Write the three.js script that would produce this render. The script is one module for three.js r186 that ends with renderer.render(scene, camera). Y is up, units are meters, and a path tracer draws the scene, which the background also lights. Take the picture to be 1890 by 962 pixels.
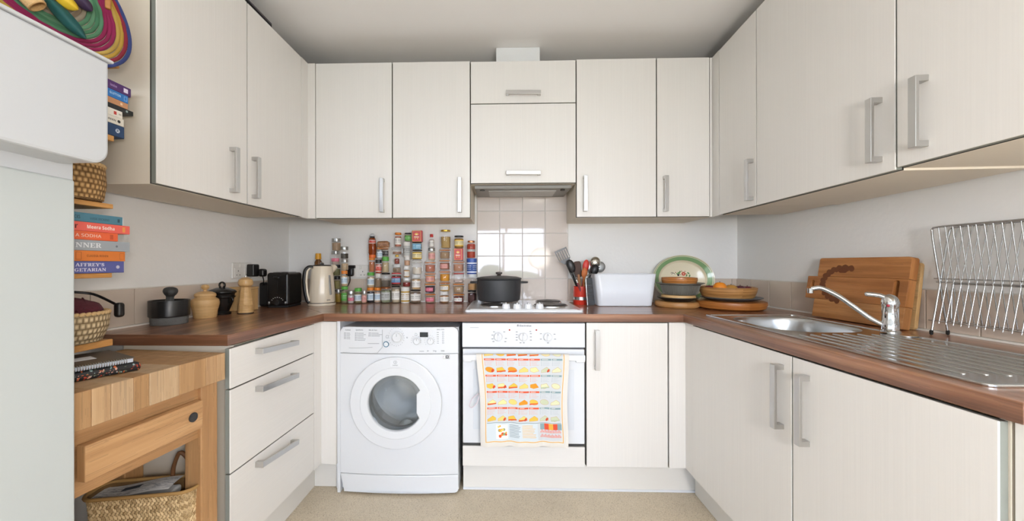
import * as THREE from 'three';
import { RoundedBoxGeometry } from 'three/addons/geometries/RoundedBoxGeometry.js';
import { mergeGeometries, toCreasedNormals } from 'three/addons/utils/BufferGeometryUtils.js';
import { RectAreaLightUniformsLib } from 'three/addons/lights/RectAreaLightUniformsLib.js';

// ---------------------------------------------------------------- camera, sky, lights, exposure
const scene = new THREE.Scene();
const renderer = new THREE.WebGLRenderer({ antialias: true });
renderer.toneMapping = THREE.LinearToneMapping;
renderer.toneMappingExposure = 0.89;
renderer.shadowMap.enabled = true;
RectAreaLightUniformsLib.init();

const FILL_CD = 6;
const W = 1890, H = 962, F = 696.1, PPX = 909.67, PPY = 487.77;
const EYE = new THREE.Vector3(-0.1229, 1.1566, 2.4813), YAW = 0.0276, ROLL = -0.0014;
const camera = new THREE.PerspectiveCamera(2 * Math.atan(H / 2 / F) * 180 / Math.PI, W / H, 0.02, 200);
camera.rotation.order = 'YXZ';
camera.rotation.set(0.0006, YAW, ROLL);
camera.position.copy(EYE);
camera.setViewOffset(W, H, W / 2 - PPX, H / 2 - PPY, W, H);      // the photograph is cropped off centre
scene.add(camera);

// an overcast bright sky
{
  const w = 128, h = 64, d = new Float32Array(w * h * 4);
  for (let y = 0; y < h; y++) for (let x = 0; x < w; x++) {
    const e = Math.max(0, (y / (h - 1) - 0.5) * 2), k = Math.pow(e, 0.6), i = (y * w + x) * 4;
    d[i] = 0.88 - 0.30 * k; d[i + 1] = 0.97 - 0.18 * k; d[i + 2] = 1.14 - 0.02 * k; d[i + 3] = 1;
  }
  const t = new THREE.DataTexture(d, w, h, THREE.RGBAFormat, THREE.FloatType);
  t.mapping = THREE.EquirectangularReflectionMapping; t.magFilter = t.minFilter = THREE.LinearFilter; t.needsUpdate = true;
  scene.background = t; scene.backgroundIntensity = 12;
}

// ---------------------------------------------------------------- helpers
const V = (x, y, z) => new THREE.Vector3(x, y, z);
function ray(u, v) {                                               // direction through a point of the photograph
  let a = u - PPX, b = v - PPY; const c0 = Math.cos(-ROLL), s0 = Math.sin(-ROLL);
  [a, b] = [c0 * a - s0 * b, s0 * a + c0 * b];
  const x = a / F, y = -b / F, c = Math.cos(YAW), s = Math.sin(YAW);
  return V(c * x - s, y, -s * x - c);
}
const hit = (u, v, ax, k) => { const d = ray(u, v); return d.multiplyScalar((k - EYE[ax]) / d[ax]).add(EYE); };
const onY = (u, v, y) => hit(u, v, 'y', y), onZ = (u, v, z) => hit(u, v, 'z', z), onX = (u, v, x) => hit(u, v, 'x', x);
const depthOf = (p) => (EYE.z - p.z) * Math.cos(YAW) + (EYE.x - p.x) * Math.sin(YAW);
const yAt = (v, p) => EYE.y - (v - PPY) * depthOf(p) / F;           // height seen at row v, at the distance of p
const mpp = (p) => depthOf(p) / F;                                  // metres in a pixel there
let seed = 7; const rnd = () => { seed = (seed * 16807) % 2147483647; return seed / 2147483647; };
const R = (a, b) => a + (b - a) * rnd();

const used = {};
function numbered(n) { const k = (used[n] = (used[n] ?? -1) + 1); return k ? `${n}_${String(k).padStart(3, '0')}` : n; }
function clean(g) {
  g = g.index ? g.toNonIndexed() : g;
  for (const k of Object.keys(g.attributes)) if (!['position', 'normal', 'uv'].includes(k)) g.deleteAttribute(k);
  if (!g.attributes.uv) g.setAttribute('uv', new THREE.BufferAttribute(new Float32Array(g.attributes.position.count * 2), 2));
  return g;
}
const merged = (list) => (Array.isArray(list) ? (list.length === 1 ? list[0] : mergeGeometries(list.map(clean))) : list);
function mk(name, geo, mat, parent = scene) {                      // one named mesh
  const m = new THREE.Mesh(merged(geo), mat);
  m.name = parent === scene ? numbered(name) : name; m.castShadow = m.receiveShadow = true;
  parent.add(m); return m;
}
function tag(o, label, category, group) { o.userData.label = label; o.userData.category = category; if (group) o.userData.group = group; return o; }
function thing(name, label, category, p = [0, 0, 0], ry = 0, group) {
  const g = new THREE.Group(); g.name = numbered(name); scene.add(g);
  if (p.isVector3) g.position.copy(p); else g.position.set(...p);
  g.rotation.y = ry; return tag(g, label, category, group);
}
function struct(name, geo, mat, parent = scene) { const m = mk(name, geo, mat, parent); if (parent === scene) m.userData.kind = 'structure'; return m; }

const tr = (g, x = 0, y = 0, z = 0) => g.translate(x, y, z);
const box = (w, h, d, x = 0, y = 0, z = 0) => new THREE.BoxGeometry(w, h, d).translate(x, y, z);
const rbox = (w, h, d, x = 0, y = 0, z = 0, r = 0.002, s = 2) => new RoundedBoxGeometry(w, h, d, s, Math.min(r, w / 2.01, h / 2.01, d / 2.01)).translate(x, y, z);
const span = (x0, x1, y0, y1, z0, z1, r = 0) => r ? rbox(Math.abs(x1 - x0), Math.abs(y1 - y0), Math.abs(z1 - z0), (x0 + x1) / 2, (y0 + y1) / 2, (z0 + z1) / 2, r) : box(Math.abs(x1 - x0), Math.abs(y1 - y0), Math.abs(z1 - z0), (x0 + x1) / 2, (y0 + y1) / 2, (z0 + z1) / 2);
const cyl = (r0, r1, h, x = 0, y = 0, z = 0, n = 32) => new THREE.CylinderGeometry(r1, r0, h, n).translate(x, y + h / 2, z);
function lathe(pts, n = 40) {                                       // [r, y] profile, creased
  return toCreasedNormals(new THREE.LatheGeometry(pts.map(([r, y]) => new THREE.Vector2(Math.max(r, 0.00001), y)), n), 0.6);
}
const smooth = (pts, n = 40) => new THREE.SplineCurve(pts.map(([x, y]) => new THREE.Vector2(x, y))).getPoints(n).map((p) => [Math.max(p.x, 0), p.y]);   // a soft lathe profile
const tube = (pts, r, n = 40, k = 8, closed = false) => new THREE.TubeGeometry(new THREE.CatmullRomCurve3(pts.map((p) => (p.isVector3 ? p : V(...p))), closed, 'catmullrom', 0.35), n, r, k, closed);
function rod(a, b, r, k = 8) {                                      // straight bar between two points
  a = a.isVector3 ? a : V(...a); b = b.isVector3 ? b : V(...b);
  const d = b.clone().sub(a), g = new THREE.CylinderGeometry(r, r, d.length(), k);
  g.applyQuaternion(new THREE.Quaternion().setFromUnitVectors(V(0, 1, 0), d.normalize()));
  return g.translate((a.x + b.x) / 2, (a.y + b.y) / 2, (a.z + b.z) / 2);
}
function poly(pts) { const s = new THREE.Shape(); pts.forEach(([x, y], i) => (i ? s.lineTo(x, y) : s.moveTo(x, y))); s.closePath(); return s; }
function rrect(x0, y0, x1, y1, r, S = new THREE.Shape()) {
  S.moveTo(x0 + r, y0); S.lineTo(x1 - r, y0); S.absarc(x1 - r, y0 + r, r, -Math.PI / 2, 0); S.lineTo(x1, y1 - r); S.absarc(x1 - r, y1 - r, r, 0, Math.PI / 2);
  S.lineTo(x0 + r, y1); S.absarc(x0 + r, y1 - r, r, Math.PI / 2, Math.PI); S.lineTo(x0, y0 + r); S.absarc(x0 + r, y0 + r, r, Math.PI, Math.PI * 1.5); return S;
}
function ext(shape, depth, bevel = 0, seg = 12) {                   // front at z = 0, body behind it
  const g = new THREE.ExtrudeGeometry(shape, { depth: depth - 2 * bevel, bevelEnabled: bevel > 0, bevelSize: bevel, bevelThickness: bevel, bevelOffset: -bevel, bevelSegments: 2, curveSegments: seg });
  return g.translate(0, 0, -depth + bevel);
}
function slab(pts, y0, y1, bevel = 0) {                             // plan outline [x, z] raised from y0 to y1
  const g = new THREE.ExtrudeGeometry(poly(pts.map(([x, z]) => [x, -z])), { depth: y1 - y0 - 2 * bevel, bevelEnabled: bevel > 0, bevelSize: bevel, bevelThickness: bevel, bevelOffset: -bevel, bevelSegments: 2, curveSegments: 8 });
  return g.rotateX(-Math.PI / 2).translate(0, y0 + bevel, 0);
}
function uvFront(g, x0, y0, w, h) {                                 // uv from x and y: print on a front
  g = clean(g); const p = g.attributes.position, uv = g.attributes.uv;
  for (let i = 0; i < p.count; i++) uv.setXY(i, (p.getX(i) - x0) / w, (p.getY(i) - y0) / h);
  return g;
}
function uvBox(g, grain = 'x', ox = 0, oy = 0) {                    // uv in metres by the face's direction, u along the grain
  g = clean(g); const p = g.attributes.position, n = g.attributes.normal, uv = g.attributes.uv;
  for (let i = 0; i < p.count; i += 3) {
    let nx = 0, ny = 0, nz = 0;
    for (let k = 0; k < 3; k++) { nx += Math.abs(n.getX(i + k)); ny += Math.abs(n.getY(i + k)); nz += Math.abs(n.getZ(i + k)); }
    const ax = nx > ny && nx > nz ? 'x' : ny > nz ? 'y' : 'z', rest = ['x', 'y', 'z'].filter((a) => a !== ax);
    const ua = rest.includes(grain) ? grain : rest[0], va = rest.find((a) => a !== ua);
    const get = (a, j) => (a === 'x' ? p.getX(j) : a === 'y' ? p.getY(j) : p.getZ(j));
    for (let k = 0; k < 3; k++) uv.setXY(i + k, get(ua, i + k) + ox, get(va, i + k) + oy + (ax === 'y' ? 0 : 0.31));
  }
  return g;
}
// ---------------------------------------------------------------- procedural textures
function hash(x, y, s) { let h = (x * 374761393 + y * 668265263 + s * 974634721) | 0; h = Math.imul(h ^ (h >>> 13), 1274126177); return ((h ^ (h >>> 16)) >>> 0) / 4294967296; }
function vn(x, y, px, py, s) {                                      // tileable value noise
  const x0 = Math.floor(x), y0 = Math.floor(y), fx = x - x0, fy = y - y0, a = fx * fx * (3 - 2 * fx), b = fy * fy * (3 - 2 * fy);
  const m = (q, n) => ((q % n) + n) % n, h = (i, j) => hash(m(i, px), m(j, py), s);
  return (h(x0, y0) * (1 - a) + h(x0 + 1, y0) * a) * (1 - b) + (h(x0, y0 + 1) * (1 - a) + h(x0 + 1, y0 + 1) * a) * b;
}
function fbm(u, v, fx, fy, oct, s) { let t = 0, a = 0.5, n = 0; for (let o = 0; o < oct; o++) { t += a * vn(u * fx, v * fy, fx, fy, s + o); n += a; a *= 0.5; fx *= 2; fy *= 2; } return t / n; }
function tex(w, h, fn, sx = 1, sy = sx, srgb = true) {              // fn(u, v) -> [r, g, b] 0..255; covers sx by sy metres
  const d = new Uint8Array(w * h * 4);
  for (let y = 0; y < h; y++) for (let x = 0; x < w; x++) { const c = fn(x / w, y / h), i = (y * w + x) * 4; d[i] = c[0]; d[i + 1] = c[1]; d[i + 2] = c[2]; d[i + 3] = 255; }
  const t = new THREE.DataTexture(d, w, h); t.wrapS = t.wrapT = THREE.RepeatWrapping; t.magFilter = THREE.LinearFilter; t.minFilter = THREE.LinearMipmapLinearFilter;
  t.repeat.set(1 / sx, 1 / sy); if (srgb) t.colorSpace = THREE.SRGBColorSpace; t.needsUpdate = true; return t;
}
function canvas(w, h, draw) {
  const c = document.createElement('canvas'); c.width = w; c.height = h; const g = c.getContext('2d'); draw(g, w, h);
  const t = new THREE.CanvasTexture(c); t.colorSpace = THREE.SRGBColorSpace; t.magFilter = THREE.LinearFilter; return t;
}
const mix3 = (a, b, t) => [a[0] + (b[0] - a[0]) * t, a[1] + (b[1] - a[1]) * t, a[2] + (b[2] - a[2]) * t];
const cl = (x, a = 0, b = 1) => Math.min(b, Math.max(a, x));
const wood = (w, h, sx, sy, stops, s, rings = 9, streak = 5, planks = 0) => tex(w, h, (u, v) => {
  const warp = fbm(u, v, 3, 4, 3, s) * 1.6, t = fbm(u, v + warp * 0.03, 2, rings * 4, 4, s + 20), f = fbm(u, v, streak, 160, 3, s + 40);
  const k = cl((t - 0.28) * 1.9) * 0.72 + f * 0.42 - 0.08;
  const c = mix3(mix3(stops[0], stops[1], cl(k * 2)), stops[2], cl(k * 2 - 1));
  const pore = f > 0.66 ? 0.9 : 1, pl = planks ? 0.93 + 0.14 * hash(Math.floor(v * planks), 3, s) : 1, ln = planks && (v * planks) % 1 < 0.018 ? 1.3 : 1; return c.map((q) => cl(q * pore * pl * ln, 0, 255));
}, sx, sy);
const std = (o) => new THREE.MeshStandardMaterial(o), phy = (o) => new THREE.MeshPhysicalMaterial(o);

const grainBump = tex(512, 256, (u, v) => { const f = fbm(u, v, 3, 128, 3, 5) * 255; return [f, f, f]; }, 1.0, 0.25, false);
const creamMap = tex(512, 256, (u, v) => { const f = fbm(u, v, 3, 96, 3, 9), k = 1 + (f - 0.5) * 0.022; return [231 * k, 228 * k, 223 * k]; }, 1.0, 0.25);
const T_walnut = wood(1024, 512, 1.1, 0.6, [[100, 66, 47], [142, 98, 72], [178, 131, 100]], 3, 7, 5, 4);
const T_butcher = wood(512, 256, 0.6, 0.3, [[182, 150, 114], [197, 166, 129], [209, 180, 145]], 31, 5);
const T_board = wood(512, 256, 0.5, 0.25, [[156, 104, 58], [182, 126, 74], [198, 146, 94]], 51, 4);
const T_pale = wood(256, 256, 0.25, 0.25, [[204, 162, 106], [214, 174, 118], [222, 184, 130]], 71, 3);
const T_olive = wood(512, 256, 0.3, 0.15, [[138, 92, 48], [184, 134, 78], [210, 164, 106]], 91, 3);
const T_floor = tex(1024, 1024, (u, v) => {
  const n = fbm(u, v, 5, 5, 3, 200), g = hash(Math.floor(u * 1024 / 2), Math.floor(v * 1024 / 2), 8), g2 = hash(Math.floor(u * 1024 / 3), Math.floor(v * 1024 / 3), 18), g3 = hash(Math.floor(u * 1024), Math.floor(v * 1024), 28);
  let k = 0.95 + n * 0.1 + (g3 - 0.5) * 0.1; let c = [214, 200, 176];
  if (g > 0.90) c = [176, 158, 134]; else if (g < 0.07) c = [232, 224, 208]; if (g2 > 0.965) c = [140, 122, 98];
  return c.map((q) => cl(q * k, 0, 255));
}, 0.62);
const plasterBump = tex(256, 256, (u, v) => { const f = fbm(u, v, 24, 24, 4, 300) * 255; return [f, f, f]; }, 0.35, 0.35, false);
const wickerTex = (a, b, s) => tex(256, 256, (u, v) => {
  const row = Math.floor(v * 16), ph = (u * 16 + (row % 2) * 0.5) % 1, vv = (v * 16) % 1, k = Math.sin(ph * Math.PI) * Math.sin(vv * Math.PI), n = fbm(u, v, 32, 32, 2, s);
  return mix3(a, b, cl(k * 0.9 + n * 0.3));
}, 1, 1);
const T_wicker = wickerTex([112, 78, 42], [204, 164, 108], 400), T_seagrass = wickerTex([134, 112, 80], [222, 200, 162], 410);
const wickerBump = tex(256, 256, (u, v) => { const row = Math.floor(v * 16), ph = (u * 16 + (row % 2) * 0.5) % 1, vv = (v * 16) % 1, f = Math.sqrt(Math.sin(ph * Math.PI) * Math.sin(vv * Math.PI)) * 255; return [f, f, f]; }, 1, 1, false);

const M = {
  wall: std({ color: '#f1f0ed', roughness: 0.92, bumpMap: plasterBump, bumpScale: 0.0006 }),
  ceiling: std({ color: '#f6f5f4', roughness: 0.95 }),
  floor: std({ map: T_floor, roughness: 0.55 }),
  cream: std({ map: creamMap, roughness: 0.42, bumpMap: grainBump, bumpScale: 0.00006 }),
  carcass: std({ color: '#e6dccb', roughness: 0.6 }),
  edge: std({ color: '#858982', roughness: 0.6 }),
  gap: std({ color: '#3a3a37', roughness: 0.8 }),  // dark tone that paints shade into the slits between cabinet fronts
  plinth: std({ color: '#e4e1db', roughness: 0.5 }),
  nickel: std({ color: '#c6c5c3', metalness: 1, roughness: 0.32 }),
  steel: std({ color: '#c9cac9', metalness: 1, roughness: 0.24 }),
  chrome: std({ color: '#dfe1e3', metalness: 1, roughness: 0.06 }),
  wire: std({ color: '#c0c2c3', metalness: 1, roughness: 0.22 }),
  walnut: phy({ map: T_walnut, roughness: 0.32, clearcoat: 0.5, clearcoatRoughness: 0.12 }),
  butcher: std({ map: T_butcher, roughness: 0.55 }),
  board: std({ map: T_board, roughness: 0.55 }),
  pale: std({ map: T_pale, roughness: 0.5 }),
  olive: std({ map: T_olive, roughness: 0.45 }),
  enamel: phy({ color: '#e2e5e9', roughness: 0.25, clearcoat: 0.5, clearcoatRoughness: 0.1 }),
  white: std({ color: '#e1e4e8', roughness: 0.35 }),
  fridge: std({ color: '#c6c9cc', roughness: 0.38 }),
  blackPlastic: std({ color: '#161617', roughness: 0.32 }),
  blackMatt: std({ color: '#1c1c1d', roughness: 0.6 }),
  castIron: std({ color: '#37383a', roughness: 0.5 }),
  stone: std({ color: '#1a1b1c', roughness: 0.34 }),
  stoneRough: std({ color: '#686968', roughness: 0.85, bumpMap: plasterBump, bumpScale: 0.002 }),
  tile: phy({ color: '#d3c4b5', roughness: 0.16, clearcoat: 0.6, clearcoatRoughness: 0.03 }),
  tileGloss: phy({ color: '#d9cec5', roughness: 0.04, clearcoat: 0.7, clearcoatRoughness: 0.03 }),
  grout: std({ color: '#d9d5ce', roughness: 0.9 }),
  rubber: std({ color: '#101010', roughness: 0.8 }),
  glass: phy({ color: '#ffffff', transmission: 1, roughness: 0.02, thickness: 0, ior: 1.45 }),
};
const tints = {}; const flat = (c, rough = 0.5, metal = 0) => (tints[c + rough + metal] ??= std({ color: c, roughness: rough, metalness: metal }));

// ---------------------------------------------------------------- the setting
const CEIL = 2.44, ZK = 2.75, ZF = 6.8, XA = -3.2, XB = 3.0, TH = 0.12;
const wallL = (z) => -1.555 - 0.058 * Math.min(z, 1.3), wallR = (z) => 1.39 + 0.046 * z;
struct('floor', uvBox(box(XB - XA + 0.3, 0.1, ZF + 0.4, (XA + XB) / 2, -0.05, ZF / 2)), M.floor);
struct('ceiling', box(XB - XA + 0.3, 0.1, ZF + 0.4, (XA + XB) / 2, CEIL + 0.05, ZF / 2), M.ceiling);
const wallBack = struct('wall_back', uvBox(box(wallR(0) - wallL(0) + 0.24, CEIL, TH, (wallR(0) + wallL(0)) / 2, CEIL / 2, -TH / 2)), M.wall);
const wallLeft = struct('wall_left', uvBox(slab([[wallL(0), 0], [wallL(0) - TH, 0], [wallL(1.3) - TH, 1.3], [wallL(1.3), 1.3]], 0, CEIL)), M.wall);
const wallLeftNear = struct('wall_left_near', box(TH, CEIL, ZK - 1.3, wallL(ZK) - TH / 2, CEIL / 2, (ZK + 1.3) / 2), M.wall);
const wallRight = struct('wall_right', uvBox(slab([[wallR(0), 0], [wallR(ZK), ZK], [wallR(ZK) + TH, ZK], [wallR(0) + TH, 0]], 0, CEIL)), M.wall);
struct('wall_return_left', box(wallL(ZK) - TH - XA, CEIL, TH, (wallL(ZK) - TH + XA) / 2, CEIL / 2, ZK - TH / 2), M.wall);
struct('wall_return_right', box(XB - wallR(ZK) - TH, CEIL, TH, (XB + wallR(ZK) + TH) / 2, CEIL / 2, ZK - TH / 2), M.wall);
struct('wall_side_left', box(TH, CEIL, ZF - ZK + 2 * TH, XA - TH / 2, CEIL / 2, (ZF + ZK) / 2), M.wall);
struct('wall_side_right', box(TH, CEIL, ZF - ZK + 2 * TH, XB + TH / 2, CEIL / 2, (ZF + ZK) / 2), M.wall);
const openings = [[-1.05, 0.89, 0.8, 2.06], [1.42, 2.94, 0.85, 2.36], [-3.1, -1.3, 0.85, 2.36]];   // left, right, sill, head; last two windows added for more light
{
  const parts = [], wz = ZF + TH / 2; let x = XA;
  for (const [a, b, y0, y1] of [...openings].sort((p, q) => p[0] - q[0])) { parts.push(box(a - x, CEIL, TH, (a + x) / 2, CEIL / 2, wz), box(b - a, y0, TH, (a + b) / 2, y0 / 2, wz), box(b - a, CEIL - y1, TH, (a + b) / 2, (CEIL + y1) / 2, wz)); x = b; }
  parts.push(box(XB - x, CEIL, TH, (XB + x) / 2, CEIL / 2, wz)); struct('wall_front', parts, M.wall);
  const fm = flat('#e9ebec', 0.4);
  openings.forEach(([a, b, WY0, WY1], i) => {
    const w = new THREE.Group(); w.name = `window_${i + 1}`; w.userData.kind = 'structure'; scene.add(w);
    const f = 0.055, fr = [box(b - a, f, 0.06, (a + b) / 2, WY0 + f / 2, ZF + 0.06), box(b - a, f, 0.06, (a + b) / 2, WY1 - f / 2, ZF + 0.06)];
    for (const q of [a + f / 2, (a + b) / 2, b - f / 2]) fr.push(box(f, WY1 - WY0 - 2 * f, 0.06, q, (WY0 + WY1) / 2, ZF + 0.06));
    mk('window_frame', fr, fm, w);
    for (const [p, q] of [[a + f, (a + b) / 2 - f / 2], [(a + b) / 2 + f / 2, b - f]]) mk('pane', box(q - p, WY1 - WY0 - 2 * f, 0.004, (p + q) / 2, (WY0 + WY1) / 2, ZF + 0.06), M.glass, w);
    mk('window_sill', rbox(b - a + 0.1, 0.03, 0.16, (a + b) / 2, WY0 - 0.016, ZF - 0.04, 0.006), fm, w);
  });
}
// outdoors, seen only as a reflection in the glossy tiles
struct('ground', [box(60, 0.2, 60, 0, -3.2, ZF + 31), box(56, 0.2, 44, -33, -3.2, 10), box(56, 0.2, 44, 33, -3.2, 10)], flat('#b9bbb2', 0.9));
{
  const g = [];
  for (let i = 0; i < 26; i++) { const s = new THREE.IcosahedronGeometry(1, 2), p = s.attributes.position, h = R(2.4, 4.6); for (let k = 0; k < p.count; k++) { const q = 1 + 0.25 * (vn(p.getX(k) * 3 + i, p.getY(k) * 3 + p.getZ(k) * 2, 64, 64, 5) - 0.5); p.setXYZ(k, p.getX(k) * q, p.getY(k) * q, p.getZ(k) * q); } s.computeVertexNormals(); g.push(s.scale(R(1.6, 3), h / 2, 2).translate(-26 + i * 2.1 + R(-0.8, 0.8), -3.1 + h / 2, ZF + R(22, 34))); }
  struct('hedge', g, flat('#5d7350', 0.9));
}

// tiles: each one proud of the grout
let tileSeed = 3;
function tileAt(parent, w, h, pos, ry, mat) {
  const m = mk('tile', rbox(w - 0.0035, h - 0.0035, 0.006, 0, 0, 0, 0.0016), mat, parent);
  m.position.copy(pos); m.rotation.set((hash(tileSeed, 1, 4) - 0.5) * 0.006, ry + (hash(tileSeed, 2, 4) - 0.5) * 0.006, 0); tileSeed++; return m;
}
const rowsY = [0.916, 1.063, 1.211, 1.359, 1.505, 1.653, 1.705], colsX = [-0.294, -0.146, 0.0025, 0.151, 0.299];
mk('grout', box(0.6, 0.81, 0.004, 0.0025, 1.31, 0.002), M.grout, wallBack);
for (let r = 0; r < 6; r++) for (let c = 0; c < 4; c++) tileAt(wallBack, colsX[c + 1] - colsX[c], rowsY[r + 1] - rowsY[r], V((colsX[c] + colsX[c + 1]) / 2, (rowsY[r] + rowsY[r + 1]) / 2, 0.0065), 0, M.tileGloss);
const TY = (0.916 + 1.063) / 2, TH2 = 0.147;
for (let x = colsX[0]; x > wallL(0) + 0.02; x -= 0.15) { const w = Math.min(0.15, x - wallL(0) - 0.008); tileAt(wallBack, w, TH2, V(x - w / 2, TY, 0.006), 0, M.tile); }
for (let x = colsX[4]; x < wallR(0) - 0.02; x += 0.15) { const w = Math.min(0.15, wallR(0) - 0.008 - x); tileAt(wallBack, w, TH2, V(x + w / 2, TY, 0.006), 0, M.tile); }
mk('grout', [box(colsX[0] - wallL(0), 0.151, 0.004, (colsX[0] + wallL(0)) / 2, TY, 0.002), box(wallR(0) - colsX[4], 0.151, 0.004, (wallR(0) + colsX[4]) / 2, TY, 0.002)], M.grout, wallBack);
const aL = Math.atan(0.058), aR = Math.atan(0.046);
for (let z = 1.005 - 0.155 * 6; z < 1.75; z += 0.155) { const zc = z + 0.0775, nr = zc > 1.29; tileAt(nr ? wallLeftNear : wallLeft, 0.155, TH2, V(wallL(zc) + 0.006, TY, zc), nr ? Math.PI / 2 : Math.PI / 2 - aL, M.tile); }
for (let z = 0.133 - 0.153; z < 1.75; z += 0.153) { const zc = z + 0.0765; if (zc > 0) tileAt(wallRight, 0.153, TH2, V(wallR(zc) - 0.006, TY, zc), -Math.PI / 2 + aR, M.tile); }
mk('grout', slab([[wallL(0), 0], [wallL(1.3), 1.3], [wallL(1.82), 1.82], [wallL(1.82) + 0.004, 1.82], [wallL(1.3) + 0.004, 1.3], [wallL(0) + 0.004, 0]], TY - 0.0755, TY + 0.0755), M.grout, wallLeft);
mk('grout', slab([[wallR(0), 0], [wallR(0) - 0.004, 0], [wallR(1.82) - 0.004, 1.82], [wallR(1.82), 1.82]], TY - 0.0755, TY + 0.0755), M.grout, wallRight);
const sealM = flat('#e8e4dc', 0.6);
struct('trim_1', slab([[wallL(0) + 0.003, 0], [wallL(1.182) + 0.003, 1.182], [wallL(1.182) + 0.014, 1.182], [wallL(0) + 0.014, 0]], 0.91, 0.9165), sealM);
struct('trim_2', slab([[wallR(0) - 0.003, 0], [wallR(0) - 0.014, 0], [wallR(1.785) - 0.014, 1.785], [wallR(1.785) - 0.003, 1.785]], 0.91, 0.9165), sealM);
struct('trim_3', box(wallR(0) - wallL(0) - 0.03, 0.0065, 0.011, (wallR(0) + wallL(0)) / 2, 0.91325, 0.0085), sealM);

// ---------------------------------------------------------------- worktop
const wt = thing('worktop', 'dark walnut-effect worktop running in a U along the left, back and right walls', 'worktop');
const SINK = { x0: 0.842, x1: 1.262, z0: 0.642, z1: 1.705 }, BOWL = { x0: 0.885, x1: 1.222, z0: 0.705, z1: 1.11, r: 0.13 };
function section(pts, grain, hole) {
  const s = poly(pts.map(([x, z]) => [x, -z])); if (hole) s.holes.push(hole);
  const b = 0.0025, g = new THREE.ExtrudeGeometry(s, { depth: 0.0395 - 2 * b, bevelEnabled: true, bevelSize: b, bevelThickness: b, bevelOffset: -b, bevelSegments: 2, curveSegments: 10 });
  return uvBox(g.rotateX(-Math.PI / 2).translate(0, 0.8705 + b, 0), grain, 0.2, 0.1);
}
const zb = 0.003;
mk('worktop_section', section([[wallL(zb) + 0.003, zb], [-1.028, 0.604], [-1.092, 1.182], [wallL(1.182) + 0.003, 1.182]], 'z'), M.walnut, wt);
mk('worktop_section', section([[wallL(zb) + 0.003, zb], [wallR(zb) - 0.003, zb], [0.761, 0.604], [-1.028, 0.604]], 'x'), M.walnut, wt);
mk('worktop_section', section([[wallR(zb) - 0.003, zb], [wallR(1.789) - 0.003, 1.789], [0.795, 1.789], [0.761, 0.604]], 'z', rrect(BOWL.x0 - 0.004, -BOWL.z1 - 0.004, BOWL.x1 + 0.004, -BOWL.z0 + 0.004, BOWL.r, new THREE.Path())), M.walnut, wt);

// ---------------------------------------------------------------- fitted cabinets
const frame = (A, B) => ({ A: V(A[0], 0, A[1]), w: Math.hypot(B[0] - A[0], B[1] - A[1]), ry: Math.atan2(-(B[1] - A[1]), B[0] - A[0]) });
function local(f, u, v, off = 0) {                                  // [along, up] of a point on a front that stands off by off
  const n = V(Math.sin(f.ry), 0, Math.cos(f.ry)), x = V(Math.cos(f.ry), 0, -Math.sin(f.ry)), o = f.A.clone().addScaledVector(n, off), d = ray(u, v);
  const p = d.multiplyScalar(o.clone().sub(EYE).dot(n) / d.dot(n)).add(EYE); return [p.clone().sub(f.A).dot(x), p.y];
}
function handle(parent, p, q) {                                     // square bar handle between two ends, on the front z = 0
  const [x0, y0] = p, [x1, y1] = q, L = Math.hypot(x1 - x0, y1 - y0), g = [rbox(0.021, L, 0.009, 0, 0, 0.0275, 0.0012), rbox(0.021, 0.016, 0.026, 0, L / 2 - 0.008, 0.0125, 0.0012), rbox(0.021, 0.016, 0.026, 0, -L / 2 + 0.008, 0.0125, 0.0012)];
  const m = mk('handle', g, M.nickel, parent); m.position.set((x0 + x1) / 2, (y0 + y1) / 2, 0); m.rotation.z = Math.atan2(y1 - y0, x1 - x0) - Math.PI / 2; return m;
}
function cabinet(name, label, f, y0, y1, depth, fronts, o = {}) {
  const t = thing(name, label, o.category ?? 'cabinet', f.A.clone().setY(y0), f.ry, o.group);
  const c = 0.016, cx0 = o.cx0 ?? 0.001, cx1 = o.cx1 ?? f.w - 0.001;
  if (o.open) mk('carcass', [span(cx0, cx0 + c, 0, y1 - y0, -depth, -0.021), span(cx1 - c, cx1, 0, y1 - y0, -depth, -0.021), span(cx0 + c, cx1 - c, 0, c, -depth, -0.021), span(cx0 + c, cx1 - c, c, y1 - y0, -depth, -depth + 0.01)], M.carcass, t);
  else mk('carcass', span(cx0, cx1, 0, y1 - y0, -depth, -0.021), M.carcass, t);
  if (!o.open) mk('gap_shade', span(cx0, cx1, 0.001, y1 - y0 - 0.001, -0.0212, -0.0194), M.gap, t);  // dark plate standing in for the shade in the door gaps
  for (const d of fronts) {
    const w = d.x1 - d.x0, h = d.y1 - d.y0, m = mk(d.kind ?? 'door', uvBox(rbox(w - 0.006, h - 0.005, 0.0045, 0, 0, 0.007, 0.0012), d.kind === 'drawer' ? 'x' : 'y', R(0, 1), R(0, 1)), M.cream, t);
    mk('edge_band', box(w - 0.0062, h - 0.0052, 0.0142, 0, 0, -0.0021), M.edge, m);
    m.position.set((d.x0 + d.x1) / 2, (d.y0 + d.y1) / 2 - y0, -0.00925);
    if (d.handle) {
      const [a, b] = d.handle.map(([u, v]) => local(f, u, v, 0.03)), h = handle(m, a, b);
      h.position.x -= (d.x0 + d.x1) / 2; h.position.y -= (d.y0 + d.y1) / 2; h.position.z = 0.00925;
    }
  }
  return t;
}
function post(name, label, f, y0, y1, segs) {                      // corner posts and fillers: [x0, x1, z0, z1] in the frame
  const t = thing(name, label, 'cabinet filler', f.A.clone().setY(y0), f.ry);
  for (const [a, b, c, d] of segs) mk('panel', uvBox(span(a, b, 0, y1 - y0, c, d, 0.001), 'y'), M.cream, t);
  return t;
}
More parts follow.
